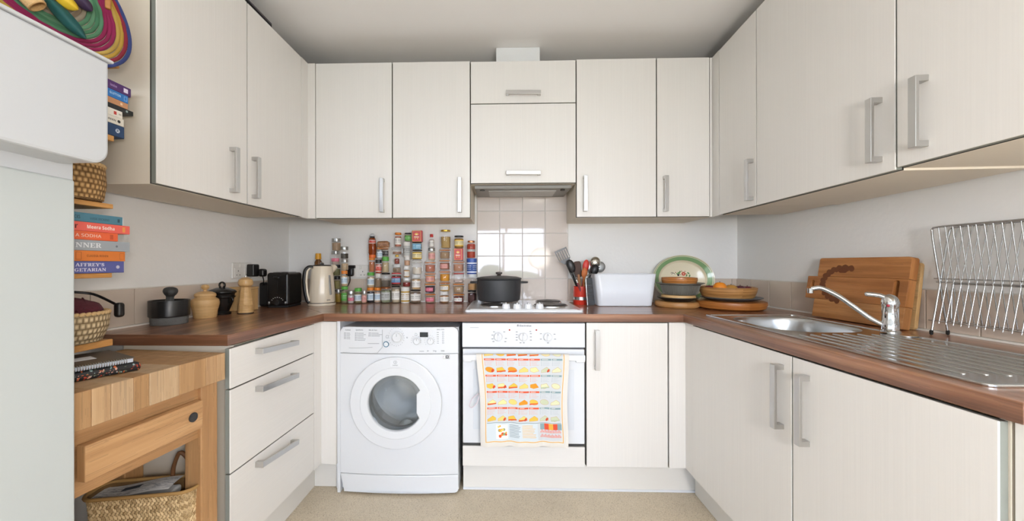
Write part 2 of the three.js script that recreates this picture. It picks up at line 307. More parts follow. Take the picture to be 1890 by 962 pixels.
const UB = 1.4217, UT = 2.3163, ZU = 0.34, ZB = 0.5937, DB = 0.147, DT = 0.8674;
const upX = (u) => onZ(u, 300, ZU).x, baX = (u) => onZ(u, 700, ZB).x;
const luX = (z) => -1.2461 - 0.0092 * (z - ZU), ruX = (z) => 1.05 - 0.0556 * (z - ZU);
// wall units, left run
{
  const f = frame([luX(1.2821), 1.2821], [luX(0.4068), 0.4068]), j = 1.2821 - 0.8473;
  cabinet('wall_cabinet', 'cream two-door wall cabinet on the left wall, near side beside the stacked cookbooks', f, UB, UT, 0.31, [
    { x0: 0, x1: j, y0: UB, y1: UT, handle: [[439.5, 272], [439.5, 355]] }, { x0: j, x1: f.w, y0: UB, y1: UT, handle: [[479, 290], [479, 366]] }]);
  post('corner_post', 'narrow cream corner filler between the left and back wall cabinets', frame([luX(0.4068), 0.4068], [luX(0.34), ZU]), UB, UT, [[0, 0.0668, -0.018, 0], [0.0668, 0.0848, -0.018, 0.042]]);
}
// wall units, back run
{
  let a = upX(582), b = upX(724), c = upX(868.2), d = upX(1063.6), e = upX(1212), g = upX(1310.5);
  cabinet('wall_cabinet', 'cream two-door wall cabinet on the back wall, above the spice jars', frame([a, ZU], [c, ZU]), UB, UT, ZU - 0.003, [
    { x0: 0, x1: b - a, y0: UB, y1: UT, handle: [[703.5, 328], [703.5, 391]] }, { x0: b - a, x1: c - a, y0: UB, y1: UT, handle: [[848, 326], [848, 391]] }]);
  const f = frame([c, ZU], [d, ZU]), ym = yAt(190.5, V(0, 0, ZU)), yb = yAt(338, V(0, 0, ZU));
  cabinet('hood_cabinet', 'cream cabinet over the hob with two flap fronts and bar handles', f, yb, UT, ZU - 0.003, [
    { kind: 'flap', x0: 0, x1: d - c, y0: ym, y1: UT - 0.004, handle: [[934, 169], [998.5, 169]] }, { kind: 'flap', x0: 0, x1: d - c, y0: yb, y1: ym, handle: [[934, 318], [998.5, 318]] }]);
  cabinet('wall_cabinet', 'cream single-door wall cabinet on the back wall, directly right of the hood cabinet', frame([d, ZU], [e, ZU]), UB, UT, ZU - 0.003, [{ x0: 0, x1: e - d, y0: UB, y1: UT, handle: [[1081.5, 323], [1081.5, 389]] }]);
  cabinet('wall_cabinet', 'narrow cream wall cabinet at the right end of the back wall', frame([e, ZU], [g, ZU]), UB, UT, ZU - 0.003, [{ x0: 0, x1: g - e, y0: UB, y1: UT, handle: [[1231, 323], [1231, 389]] }], { cx1: g - e + 0.012 });
  // extractor under the hood cabinet and its duct above
  const h = thing('cooker_hood', 'slim built-in extractor tucked under the hood cabinet', 'extractor hood', [(c + d) / 2, yb - 0.022, 0]);
  mk('housing', span(-(d - c) / 2 + 0.02, (d - c) / 2 - 0.02, 0, 0.02, 0.02, 0.30, 0.003), flat('#8d8a84', 0.5), h);
  mk('filter', span(-0.2, 0.2, -0.003, 0.0, 0.05, 0.24), flat('#a9a7a2', 0.35, 0.8), h);
  for (const s of [-1, 1]) mk('lamp_cover', cyl(0.014, 0.014, 0.006, s * 0.235, -0.005, 0.26), flat('#2a2926', 0.4), h);
  const k = thing('duct_box', 'white duct cover rising from the hood cabinet to the ceiling', 'duct', [onZ(956, 100, 0.25).x, UT, 0]);
  mk('cover', span(-0.129, 0.129, 0, CEIL - UT - 0.001, 0.004, 0.25, 0.002), flat('#eceded', 0.6), k);
}
// wall units, right run
{
  post('corner_post', 'narrow cream corner filler between the back and right wall cabinets', frame([ruX(ZU - 0.01), ZU - 0.01], [ruX(0.4063), 0.4063]), UB, UT, [[0, 0.074, -0.018, 0], [-0.012, 0.002, 0.0005, 0.013]]);
  const z = [0.4063, 0.7339, 1.3795, 2.02], H3 = UB + 0.006;
  const fr = (i) => frame([ruX(z[i]), z[i]], [ruX(z[i + 1]), z[i + 1]]);
  let f = fr(0); cabinet('wall_cabinet', 'narrow cream wall cabinet at the far end of the right wall', f, UB, UT, 0.32, [{ x0: 0, x1: f.w, y0: UB, y1: UT, handle: [[1376, 294], [1376, 370]] }]);
  f = fr(1); cabinet('wall_cabinet', 'wide cream wall cabinet above the sink, handle at its right edge', f, UB, UT, 0.35, [{ x0: 0, x1: f.w, y0: UB, y1: UT, handle: [[1603, 182], [1603, 300]] }]);
  f = fr(2); cabinet('wall_cabinet', 'wide cream wall cabinet nearest on the right, above the steel dish rack', f, H3, UT, 0.38, [{ x0: 0, x1: f.w, y0: H3, y1: UT, handle: [[1684, 141], [1684, 272]] }]);
}
// base units, left run
const LB = frame([-1.068, 1.204], [-1.051, 0.655]);
cabinet('drawer_unit', 'cream base unit with three drawers under the left worktop', LB, DB, DT, 0.44, [
  { kind: 'drawer', x0: 0, x1: LB.w, y0: 0.724, y1: DT, handle: [[485, 648], [552, 632]] },
  { kind: 'drawer', x0: 0, x1: LB.w, y0: 0.430, y1: 0.724, handle: [[485, 718.5], [552, 692]] },
  { kind: 'drawer', x0: 0, x1: LB.w, y0: DB, y1: 0.430, handle: [[485, 858], [552, 815]] }], { cx0: 0.046 });
post('corner_post', 'cream corner filler between the left drawers and the washing machine', frame([-1.051, 0.655], [-1.046, ZB]), DB, DT, [[0, 0.0613, -0.018, 0], [0.0613, 0.0793, -0.018, 0.078]]);
{
  const t = thing('end_panel', 'upright white panel closing the gap left of the washing machine', 'panel', [baX(623.5) - 0.004, 0, 0]);
  mk('panel', span(0, 0.016, 0.001, 0.869, 0.05, ZB - 0.002, 0.001), M.white, t);
  mk('foot_strip', span(-0.022, 0, 0.001, DB - 0.002, ZB - 0.06, ZB - 0.042, 0.001), M.white, t);
}
// base units, back run
{
  const a = baX(1081.5), b = baX(1233.5), f = frame([a, ZB], [b, ZB]);
  cabinet('base_cabinet', 'cream single-door base cabinet directly right of the oven', f, DB, DT, 0.56, [{ x0: 0, x1: f.w, y0: DB, y1: DT, handle: [[1103.5, 610], [1103.5, 684]] }]);
  post('corner_post', 'cream corner filler between the back base cabinet and the sink cabinet', frame([b + 0.004, ZB], [0.776, ZB]), DB, DT, [[0, 0.776 - b - 0.004, -0.018, 0], [0.776 - b - 0.004, 0.794 - b - 0.004, -0.018, 0.076]]);
}
// base units, right run
{
  const f = frame([0.7713, 0.671], [0.7915, 1.761]), j = 1.272 - 0.671;
  cabinet('base_cabinet', 'cream two-door base cabinet under the sink', f, DB, DT, 0.55, [
    { x0: 0, x1: j, y0: DB, y1: DT, handle: [[1425.5, 672], [1425.5, 790]] }, { x0: j, x1: f.w, y0: DB, y1: DT, handle: [[1471, 692], [1471, 822]] }], { open: true });
  const e = thing('end_panel', 'cream end panel closing the near end of the sink cabinet', 'panel', [0.812, 0, 1.765]);
  mk('panel', uvBox(span(0, 0.6, 0.001, 0.869, 0, 0.018, 0.001), 'y'), M.cream, e);
}
// plinths
struct('trim_4', span(-0.33, 0.86, 0.001, DB + 0.002, 0.527, 0.545, 0.001), M.plinth);
struct('trim_5', [span(-0.33, 0.845, 0.001, 0.012, 0.545, 0.549)], M.white);
struct('trim_6', slab([[-1.125, 0.535], [-1.125, 1.19], [-1.109, 1.19], [-1.109, 0.535]], 0.001, DB + 0.002), M.plinth);
struct('trim_7', span(-1.108, -0.985, 0.001, DB + 0.002, 0.522, 0.540, 0.001), M.plinth);
struct('trim_8', slab([[0.838, 0.56], [0.838, 1.755], [0.856, 1.755], [0.856, 0.56]], 0.001, DB + 0.002), M.plinth);

// ---------------------------------------------------------------- washing machine
{
  const x0 = -0.948, x1 = -0.349, zf = 0.597, xc = (x0 + x1) / 2, hw = (x1 - x0) / 2, top = 0.845, BUL = 0.016;
  const t = thing('washing_machine', 'white front-loading washing machine with a round porthole door under the back worktop', 'washing machine', [xc, 0, zf]);
  const bulge = (g) => {                                            // the front swells gently towards the middle
    g = clean(g); const p = g.attributes.position, n = g.attributes.normal;
    for (let i = 0; i < p.count; i++) { const x = p.getX(i) / hw; if (p.getZ(i) > -0.03) p.setZ(i, p.getZ(i) + BUL * (1 - x * x)); if (n.getZ(i) > 0.9) { const v = V(2 * BUL * x / hw, n.getY(i), 1).normalize(); n.setXYZ(i, v.x, v.y, v.z); } }
    return g;
  };
  const plate = (y0, y1, rT, rB, holes = [], depth = 0.028) => {    // a front panel with finely divided edges
    const s = new THREE.Shape(), N = 14, P = [];
    const arc = (cx, cy, r, a0) => { if (r < 0.002) P.push([cx, cy]); else for (let k = 0; k <= 6; k++) { const a = a0 + k / 6 * Math.PI / 2; P.push([cx + r * Math.cos(a), cy + r * Math.sin(a)]); } };
    for (let k = 0; k <= N; k++) P.push([-hw + rB + (2 * hw - 2 * rB) * k / N, y0]);
    arc(hw - rB, y0 + rB, rB, -Math.PI / 2); for (let k = 1; k < 5; k++) P.push([hw, y0 + rB + (y1 - y0 - rT - rB) * k / 5]);
    arc(hw - rT, y1 - rT, rT, 0); for (let k = 1; k < N; k++) P.push([hw - rT - (2 * hw - 2 * rT) * k / N, y1]);
    arc(-hw + rT, y1 - rT, rT, Math.PI / 2); P.forEach(([x, y], i) => (i ? s.lineTo(x, y) : s.moveTo(x, y))); s.closePath(); s.holes.push(...holes);
    return ext(s, depth, 0.003, 40);
  };
  const DY = yAt(743, V(xc, 0, zf + 0.02)), DX = onZ(731, 743, zf + 0.02).x - xc;
  const hole = new THREE.Path(); hole.absarc(DX, DY, 0.16, 0, Math.PI * 2, true);
  const yP = yAt(653, V(xc, 0, zf + 0.015)), yK = yAt(877, V(xc, 0, zf + 0.015));
  mk('body', [span(-hw, -hw + 0.012, 0.015, top - 0.012, -0.55, -0.028), span(hw - 0.012, hw, 0.015, top - 0.012, -0.55, -0.028), span(-hw, hw, top - 0.024, top - 0.006, -0.55, -0.028, 0.004), span(-hw, hw, 0.015, top - 0.02, -0.55, -0.545), span(-hw + 0.012, hw - 0.012, 0.015, 0.03, -0.545, -0.028)], M.white, t);
  mk('front_panel', bulge(plate(yK + 0.001, yP - 0.001, 0, 0, [hole])), M.enamel, t);
  mk('kick_panel', bulge(plate(0.012, yK - 0.0015, 0, 0.02)), M.enamel, t);
  for (const [x, z] of [[-0.24, -0.06], [0.24, -0.06], [-0.24, -0.5], [0.24, -0.5]]) mk('foot', cyl(0.02, 0.02, 0.015, x, 0, z, 16), M.rubber, t);
  // control panel with its print
  const print = canvas(1536, 304, (g, w, h) => {
    g.fillStyle = '#e2e5e9'; g.fillRect(0, 0, w, h); const X = (u) => (u - 628) / 219 * w, Y = (v) => (v - 603) / 50 * h; g.fillStyle = g.strokeStyle = '#7a8087'; g.font = 'bold 22px sans-serif';
    for (const [u, s] of [[638, 'Cotton'], [657.5, 'Synthetic'], [682, 'Mix & Fast']]) g.fillText(s, X(u), Y(611));
    g.font = '15px sans-serif';
    for (const [u, n, l] of [[636, 5, 8], [657, 6, 16], [682, 3, 20]]) for (let k = 0; k < n; k++) { g.fillRect(X(u), Y(614.5 + k * 2.6), 9, 10); g.fillRect(X(u + 2.6), Y(614.6 + k * 2.6), 9, 9); g.globalAlpha = 0.55; g.fillRect(X(u + 5), Y(615 + k * 2.6), X(u + 5 + l * (0.6 + 0.4 * hash(k, n, 2))) - X(u + 5), 7); g.globalAlpha = 1; }
    g.fillRect(X(681), Y(634), X(702) - X(681), 4); g.lineWidth = 3; g.beginPath(); g.moveTo(X(645), Y(643)); g.quadraticCurveTo(X(668), Y(643.5), X(690), Y(641)); g.stroke();
    const ring = (u, v, r, n, a0, a1) => { for (let k = 0; k <= n; k++) { const a = a0 + (a1 - a0) * k / n; g.beginPath(); g.arc(X(u) + Math.cos(a) * r, Y(v) + Math.sin(a) * r, 3, 0, 7); g.fill(); } };
    ring(733.5, 622, 102, 22, -Math.PI * 0.5, Math.PI * 1.5); ring(769.5, 629.5, 62, 9, -Math.PI * 1.1, 0.3); ring(795, 629.5, 66, 11, -Math.PI * 1.2, 0.5);
    g.font = 'bold 26px sans-serif'; g.fillText('⁂', X(715), Y(614)); g.fillText('✱', X(751), Y(614)); g.fillText('●O', X(750), Y(625)); g.lineWidth = 3; g.beginPath(); g.arc(X(716), Y(622), 16, 0, 7); g.stroke(); g.beginPath(); g.arc(X(770), Y(617), 13, 0, 7); g.stroke();
    g.font = 'bold 18px sans-serif'; g.fillText('IWSC 51051', X(808), Y(609)); for (let k = 0; k < 6; k++) { g.fillRect(X(808), Y(613 + k * 4), 26, 6); g.strokeRect(X(818), Y(612 + k * 4), 20, 12); }
    g.font = 'bold 22px sans-serif'; g.fillText('A+', X(790), Y(649)); g.fillText('5 kg', X(801), Y(649)); g.fillText('1000', X(815), Y(649)); g.fillRect(X(776), Y(648), 60, 4);
  });
  const cp = mk('control_panel', uvFront(bulge(plate(yP + 0.001, top - 0.002, 0.03, 0)), -hw, yP, 2 * hw, top - yP), phy({ map: print, roughness: 0.3, clearcoat: 0.4 }), t);
  const at = (u, v, z) => { const p = onZ(u, v, zf + z); return [p.x - xc, p.y, z]; };
  const zAt = (u) => BUL * (1 - Math.pow((onZ(u, 620, zf).x - xc) / hw, 2));
  const seam = flat('#b9bec2', 0.5);
  { const a = at(631, 651, 0.012), b = at(706, 608, 0.012); mk('drawer_seam', [rod([a[0], a[1], zAt(631) + 0.0003], [at(697, 651, .01)[0], a[1], zAt(690) + 0.0003], 0.0012), rod([at(697, 651, 0.01)[0], a[1], zAt(697) + 0.0003], [b[0], a[1] + 0.03, zAt(706) + 0.0003], 0.0012), rod([b[0], a[1] + 0.03, zAt(706) + 0.0003], [b[0], b[1], zAt(706) + 0.0003], 0.0012)], seam, cp); }
  const knob = (u, v, r, d) => { const p = at(u, v, zAt(u)); const g = lathe([[r, 0], [r, 0.004], [r * 0.86, 0.006], [r * 0.82, d], [r * 0.74, d + 0.002], [0, d + 0.002]], 32).rotateX(Math.PI / 2).translate(p[0], p[1], p[2]); const k = mk('knob', g, M.enamel, cp); mk('pointer', box(0.002, r * 0.5, 0.001, p[0], p[1] + r * 0.45, p[2] + d + 0.002), flat('#8a9096'), k); };
  knob(733.5, 622, 0.027, 0.016); knob(769.5, 629.5, 0.0175, 0.009); knob(795, 629.5, 0.0175, 0.009);
  { const p = at(713, 635, zAt(713)); const b = mk('start_button', cyl(0.0125, 0.0115, 0.005).rotateX(Math.PI / 2).translate(...p), flat('#dfe4e8', 0.3), cp); mk('button_ring', new THREE.TorusGeometry(0.0125, 0.0022, 8, 28).translate(p[0], p[1], p[2] + 0.004), flat('#4f7f9c', 0.3), b); }
  { const a = at(775, 622, zAt(782)), b = at(790, 613, zAt(782)); mk('display', rbox(b[0] - a[0], b[1] - a[1], 0.002, (a[0] + b[0]) / 2, (a[1] + b[1]) / 2, zAt(782) + 0.0012, 0.001), flat('#2e3236', 0.15), cp); }
  { const tx = canvas(128, 64, (g) => { g.fillStyle = '#f2f3f4'; g.fillRect(0, 0, 128, 64); g.strokeStyle = '#555'; g.lineWidth = 4; g.strokeRect(3, 3, 122, 58); g.fillStyle = '#333a40'; g.fillRect(70, 10, 44, 44); g.fillStyle = '#fff'; g.fillRect(84, 22, 16, 18); g.fillStyle = '#99a'; g.fillRect(14, 24, 40, 6); g.fillRect(14, 36, 30, 6); });
    const a = at(813.5, 662.5, 0.006), b = at(830, 654.5, 0.006); mk('sticker', uvFront(box(b[0] - a[0], b[1] - a[1], 0.0006, (a[0] + b[0]) / 2, (a[1] + b[1]) / 2, zAt(822) + 0.0006), a[0], a[1], b[0] - a[0], b[1] - a[1]), std({ map: tx, roughness: 0.5 }), t); }
  // porthole door: white ring with a straight handle notch on its right
  const RO = 0.229, RI = 0.137, sh = new THREE.Shape(); sh.absarc(0, 0, RO, 0, Math.PI * 2, false);
  const hp = new THREE.Path(), P = []; for (let k = 0; k <= 64; k++) { const a = 0.50 + (Math.PI * 2 - 1.05) * k / 64; P.push([RI * Math.cos(a), RI * Math.sin(a)]); }
  P.push([0.104, -0.045], [0.104, 0.045]); P.reverse().forEach(([x, y], i) => (i ? hp.lineTo(x, y) : hp.moveTo(x, y))); hp.closePath(); sh.holes.push(hp);
  const dz = BUL + 0.002, door = mk('door', ext(sh, 0.02, 0.005, 64), M.enamel, t); door.position.set(DX, DY, dz + 0.014);
  mk('inner_ring', ext((() => { const s = new THREE.Shape(); s.absarc(0, 0, 0.178, 0, Math.PI * 2, false); const q = new THREE.Path(); P.forEach(([x, y], i) => (i ? q.lineTo(x * 1.012, y * 1.012) : q.moveTo(x * 1.012, y * 1.012))); q.closePath(); s.holes.push(q); return s; })(), 0.012, 0.004, 64).translate(0, 0, 0.0035), flat('#e2e5e8', 0.35), door);
  mk('glass_bowl', lathe([[0.136, -0.012], [0.132, -0.005], [0.118, -0.012], [0.1, -0.035], [0.08, -0.06], [0.0, -0.07]], 56).rotateX(Math.PI / 2), phy({ color: '#e9edef', transmission: 1, roughness: 0.02, thickness: 0, ior: 1.5 }), door);
  mk('gasket', lathe([[0.158, -0.03], [0.158, -0.014], [0.139, -0.012], [0.136, -0.03], [0.145, -0.07], [0.17, -0.09]], 56).rotateX(Math.PI / 2), flat('#8b8f92', 0.5), door);
  const perf = tex(512, 256, (u, v) => { const x = (u * 110) % 1 - 0.5, y = (v * 34 + (Math.floor(u * 110) % 2) * 0.5) % 1 - 0.5, k = v > 0.22 && v < 0.39 && x * x + y * y < 0.05 ? 110 : 240; return [k, k, k]; }, 1);
  const drum = mk('drum', lathe([[0.15, -0.09], [0.215, -0.1], [0.22, -0.22], [0.2, -0.25], [0.12, -0.26], [0.0, -0.25]], 64).rotateX(Math.PI / 2), std({ map: perf, metalness: 0.6, roughness: 0.22 }), t); drum.position.set(DX, DY, dz);
  for (let k = 0; k < 3; k++) { const a = 0.5 + k * 2.094, g = new THREE.CapsuleGeometry(0.03, 0.12, 6, 12).rotateX(Math.PI / 2).scale(0.8, 1.4, 1).translate(0.2, 0, -0.16).rotateZ(a); mk('lifter', g, std({ color: '#d0d2d3', metalness: 0.5, roughness: 0.25 }), drum); }
  const logo = canvas(256, 160, (g) => { g.fillStyle = '#e2e5e9'; g.fillRect(0, 0, 256, 160); g.strokeStyle = g.fillStyle = '#878d93'; g.lineWidth = 8; g.beginPath(); g.arc(128, 56, 40, -1.2, 4.34); g.stroke(); g.fillRect(122, 34, 12, 46); g.fillRect(122, 16, 12, 12); g.font = 'bold 36px sans-serif'; g.textAlign = 'center'; g.fillText('INDESIT', 128, 146); });
  mk('emblem', uvFront(box(0.05, 0.031, 0.0006, 0, 0.2, 0.0003), -0.025, 0.1845, 0.05, 0.031), std({ map: logo, roughness: 0.3 }), door);
}

// ---------------------------------------------------------------- built-in oven, its towel
const OX0 = baX(853.5), OX1 = baX(1079.5), OXC = (OX0 + OX1) / 2, OZ = 0.597, oy = (v) => yAt(v, V(OXC, 0, OZ));
{
  const t = thing('oven', 'white built-in oven under the hob with three control knobs and a full-width handle', 'oven', [OXC, 0, OZ]), w = (OX1 - OX0) / 2;
  mk('housing', span(-w, w, DB, 0.866, -0.5, -0.022), flat('#57575a', 0.6), t);
  const y0 = oy(641), y1 = oy(596.5), X = (u) => onZ(u, 620, OZ).x - OXC;
  const pr = canvas(1280, 256, (g, cw, ch) => {
    g.fillStyle = '#e2e5e9'; g.fillRect(0, 0, cw, ch); const px = (u) => (u - 853.5) / 226 * cw, py = (v) => (v - 596.5) / 44.5 * ch;
    g.fillStyle = '#5a6066'; g.font = 'bold 26px sans-serif'; g.fillText('Electrolux', px(959), py(602.8)); g.fillRect(px(955), py(599.2), 16, 20); g.fillStyle = '#e9ebed'; g.fillRect(px(956), py(600.8), 6, 8);
    g.fillStyle = '#7b8188'; for (const [u, list] of [[919.5, [[-9, -9], [-12, -3], [-12, 4], [10, -9], [13, 3], [12, 9], [-10, 9]]], [965.5, [[-13, -9], [-13, -4], [-13, 1], [-13, 6], [13, -6], [13, 0], [13, 6], [0, 11], [-6, 11], [12, -10]]], [1010, [[-13, -6], [12, -5], [-13, 4], [13, 4], [0, 11]]]]) { for (const [a, b] of list) g.fillRect(px(u + a), py(621 + b), 20, 7); g.font = '20px sans-serif'; g.fillText('▽', px(u) - 9, py(611)); }
    g.fillRect(px(868), py(604.5), px(884) - px(868), 3);
  });
  const cp = mk('control_panel', uvFront(rbox(2 * w, y1 - y0, 0.022, 0, (y0 + y1) / 2, -0.011, 0.002), -w, y0, 2 * w, y1 - y0), phy({ map: pr, roughness: 0.3, clearcoat: 0.3 }), t);
  for (const u of [919.5, 965.5, 1010.5]) {
    const p = [X(u), oy(621), 0], k = mk('knob', lathe([[0.025, 0], [0.025, 0.003], [0.021, 0.005], [0.0195, 0.016], [0.017, 0.018], [0, 0.018]], 32).rotateX(Math.PI / 2).translate(...p), M.enamel, cp);
    mk('grip', rbox(0.009, 0.036, 0.008, p[0], p[1], 0.02, 0.003), M.enamel, k); mk('pointer', box(0.0016, 0.009, 0.001, p[0], p[1] + 0.012, 0.0245), flat('#4e5359'), k);
  }
  for (const u of [940.5, 990]) mk('indicator', new THREE.SphereGeometry(0.0042, 12, 8).scale(1, 1, 0.5).translate(X(u), oy(609), 0), flat('#b5362b', 0.3), cp);
  const d0 = oy(818.5), d1 = oy(644.5), door = mk('door', span(-w + 0.002, w - 0.002, d0, d1, -0.022, 0, 0.003), M.enamel, t);
  mk('window', span(-w + 0.055, w - 0.055, d0 + 0.07, d1 - 0.1, 0, 0.0015, 0.0007), flat('#d9dee4', 0.08), door);
  mk('handle', [rbox(2 * w - 0.012, 0.03, 0.013, 0, oy(657), 0.035, 0.006, 3), ...[-1, 1].map((s) => rbox(0.045, 0.018, 0.042, s * (w - 0.03), oy(662), 0.02, 0.006))], M.enamel, door);
  mk('vent_slot', span(-w + 0.004, w - 0.004, oy(824), oy(818.8), -0.022, -0.008), flat('#353534', 0.6), t);
  mk('lower_panel', uvBox(span(-w + 0.001, w - 0.001, DB, oy(824.5), -0.022, -0.002, 0.0015), 'x'), M.cream, t);
}
{ // tea towel over the oven handle: one sheet folded over the bar
  const art = canvas(1024, 1024, (g) => {
    g.fillStyle = '#e2ddd4'; g.fillRect(0, 0, 1024, 1024); const L = 80, Rr = 952, n = 7, cw = (Rr - L) / n, T = 18, rh = 178; let sd = 5; const q = () => { sd = (sd * 16807) % 2147483647; return sd / 2147483647; };
    g.strokeStyle = '#e8b04c'; g.lineWidth = 8; g.strokeRect(L - 14, -40, Rr - L + 28, 1010);
    g.fillStyle = '#d0d4d6'; g.fillRect(L, 0, Rr - L, 955);
    for (let r = -1; r < 4; r++) for (let c = 0; c < n; c++) {
      const x = L + c * cw, y = T + 40 + r * rh, red = c < 5;
      g.fillStyle = red ? '#e2603f' : '#8ba4a8'; g.fillRect(x + 3, y, cw - 8, 20); g.fillStyle = '#f4e6da'; g.fillRect(x + 16, y + 7, cw * (0.3 + 0.4 * q()), 5);
      g.fillStyle = red ? '#ee8a78' : '#a9b4ba'; for (let k = 0; k < 4; k++) { g.fillRect(x + 8, y + 30 + k * 13, 7, 7); g.globalAlpha = 0.45; g.fillRect(x + 24, y + 31 + k * 13, cw * (0.35 + 0.35 * q()), 4); g.globalAlpha = 1; }
      const cx = x + cw / 2 - 4, cy = y + 122, col = red ? ['#f4d47a', '#f2c04e', '#f39a2c', '#f6e3a0'][Math.floor(q() * 4)] : ['#dfe0b8', '#c9d0b0', '#e8d9a0'][Math.floor(q() * 3)], k = Math.floor(q() * 3), s = cw * 0.4;
      g.fillStyle = col; g.strokeStyle = '#c98a3a'; g.lineWidth = 2; g.beginPath();
      if (k === 0) { g.moveTo(cx - s, cy + 6); g.lineTo(cx + s * 0.2, cy - 30); g.lineTo(cx + s, cy - 4); g.lineTo(cx + s, cy + 20); g.lineTo(cx - s, cy + 30); } else if (k === 1) { g.ellipse(cx, cy, s, 28, 0.2, 0, 7); } else { g.moveTo(cx - s, cy - 16); g.lineTo(cx + s * 0.3, cy - 28); g.lineTo(cx + s, cy + 14); g.lineTo(cx - s * 0.2, cy + 30); g.lineTo(cx - s, cy + 16); }
      g.closePath(); g.fill(); g.stroke(); if (q() > 0.55) { g.fillStyle = red ? '#e0602e' : '#b7c2a4'; g.beginPath(); g.moveTo(cx - s, cy + 14); g.lineTo(cx + s, cy + 8); g.lineTo(cx + s, cy + 20); g.lineTo(cx - s, cy + 30); g.fill(); }
      if (q() > 0.7) { g.fillStyle = '#cf4b2c'; g.beginPath(); g.ellipse(cx + s * 0.6, cy + 10, 12, 20, 0.6, 0, 7); g.fill(); }
    }
    g.strokeStyle = '#7d9599'; g.lineWidth = 5; g.beginPath(); g.moveTo(L, T + 745); g.lineTo(Rr, T + 745); g.stroke();
    g.fillStyle = '#d5dee2'; g.fillRect(L, T + 750, 600, 190); g.fillStyle = '#f0ede6'; g.fillRect(L + 110, T + 765, 140, 160);
    for (let k = 0; k < 16; k++) { g.fillStyle = ['#f0a030', '#e0562f', '#8fa67a', '#f2cf6a'][k % 4]; g.beginPath(); g.arc(L + 125 + q() * 110, T + 780 + q() * 130, 9 + q() * 8, 0, 7); g.fill(); }
    g.fillStyle = '#8e9ba2'; for (let k = 0; k < 9; k++) g.fillRect(L + 270, T + 770 + k * 16, 100 + q() * 40, 6); g.fillStyle = '#e9c58a'; for (let k = 0; k < 9; k++) g.fillRect(L + 420, T + 770 + k * 16, 120 + q() * 40, 7);
    ['#8ba4a8', '#df5436', '#f3b04a', '#df5436', '#8ba4a8'].forEach((c, k) => { g.fillStyle = c; g.fillRect(L + 630 + k * 49, T + 752, 49, 66); }); g.fillStyle = '#e8735a'; for (let r = 0; r < 2; r++) for (let k = 0; k < 20; k++) g.fillRect(L + 630 + k * 12, T + 835 + r * 50 - 20 * Math.abs(Math.sin(k)), 6, 18 + 20 * Math.abs(Math.sin(k)));
  });
  const bz = OZ + 0.035, p0 = onZ(888, 657, bz + 0.01), p1 = onZ(1049, 657, bz + 0.01), w = 0.445, yT = oy(657) + 0.018, yB = yAt(828, V(OXC, 0, bz + 0.02)), xc = (onZ(879, 657, bz).x + onZ(1050, 657, bz).x) / 2;
  const t = thing('tea_towel', 'white tea towel printed with rows of cheeses, draped over the oven handle', 'tea towel', [xc, yT, bz]);
  const NX = 44, NY = 60, Hh = yT - yB, pos = [], uv = [], idx = [], th = 0.0016, back = 0.12;
  const P = (a, b) => {                                             // a across -0.5..0.5, b metres from the fold, back side negative
    const s = Math.abs(b), fr = b >= 0, k = cl(s / Hh), x = a * (w - 0.03 * k) + 0.008 * k + 0.004 * Math.sin(s * 14 + a * 3);
    const rip = 0.0055 * Math.sin(a * 15 + 1.2) * k + 0.004 * Math.sin(a * 34 + s * 9) * k, r = 0.0105;
    if (s < r * 1.57) { const an = s / r; return [x, -r + r * Math.cos(an), (fr ? 1 : -1) * r * Math.sin(an)]; }
    return [x, -r - (s - r * 1.57), (fr ? 1 : -1) * r + (fr ? 1 : -0.3) * rip + (fr ? 0.004 * k : 0)];
  };
  for (const side of [0, 1]) for (let j = 0; j <= NY; j++) for (let i = 0; i <= NX; i++) {
    const a = i / NX - 0.5, b = -back + (Hh + back) * j / NY, q = V(...P(a, b)), e = 1e-4, da = V(...P(a + e, b)).sub(q), db = V(...P(a, b + e)).sub(q), n = db.cross(da).normalize().multiplyScalar(side ? -th / 2 : th / 2);
    q.sub(n); pos.push(q.x, q.y, q.z); uv.push(i / NX, 1 - (b + 0.0) / Hh);
  }
  const S = (NX + 1) * (NY + 1);
  for (let j = 0; j < NY; j++) for (let i = 0; i < NX; i++) { const a = j * (NX + 1) + i, b = a + 1, c = a + NX + 1, d = c + 1; idx.push(a, b, d, a, d, c); idx.push(S + a, S + d, S + b, S + a, S + c, S + d); }
  const rim = (a, b) => idx.push(a, S + a, S + b, a, S + b, b);
  for (let i = 0; i < NX; i++) { rim(i, i + 1); rim(NY * (NX + 1) + i + 1, NY * (NX + 1) + i); } for (let j = 0; j < NY; j++) { rim((j + 1) * (NX + 1), j * (NX + 1)); rim(j * (NX + 1) + NX, (j + 1) * (NX + 1) + NX); }
  const g = new THREE.BufferGeometry(); g.setAttribute('position', new THREE.Float32BufferAttribute(pos, 3)); g.setAttribute('uv', new THREE.Float32BufferAttribute(uv, 2)); g.setIndex(idx); g.computeVertexNormals();
  art.wrapT = THREE.RepeatWrapping; mk('cloth', g, std({ map: art, roughness: 0.9, side: THREE.DoubleSide }), t);
  const lp = (u, v) => { const q = onZ(u, v, bz + 0.014); return [q.x - xc, q.y - yT, 0.016]; };
  mk('hanging_loop', tube([lp(884, 726), lp(872, 735), lp(866, 748), lp(871, 752), lp(880, 744), lp(885, 730)], 0.0028, 30, 6), flat('#d9cfd6', 0.9), t);
}

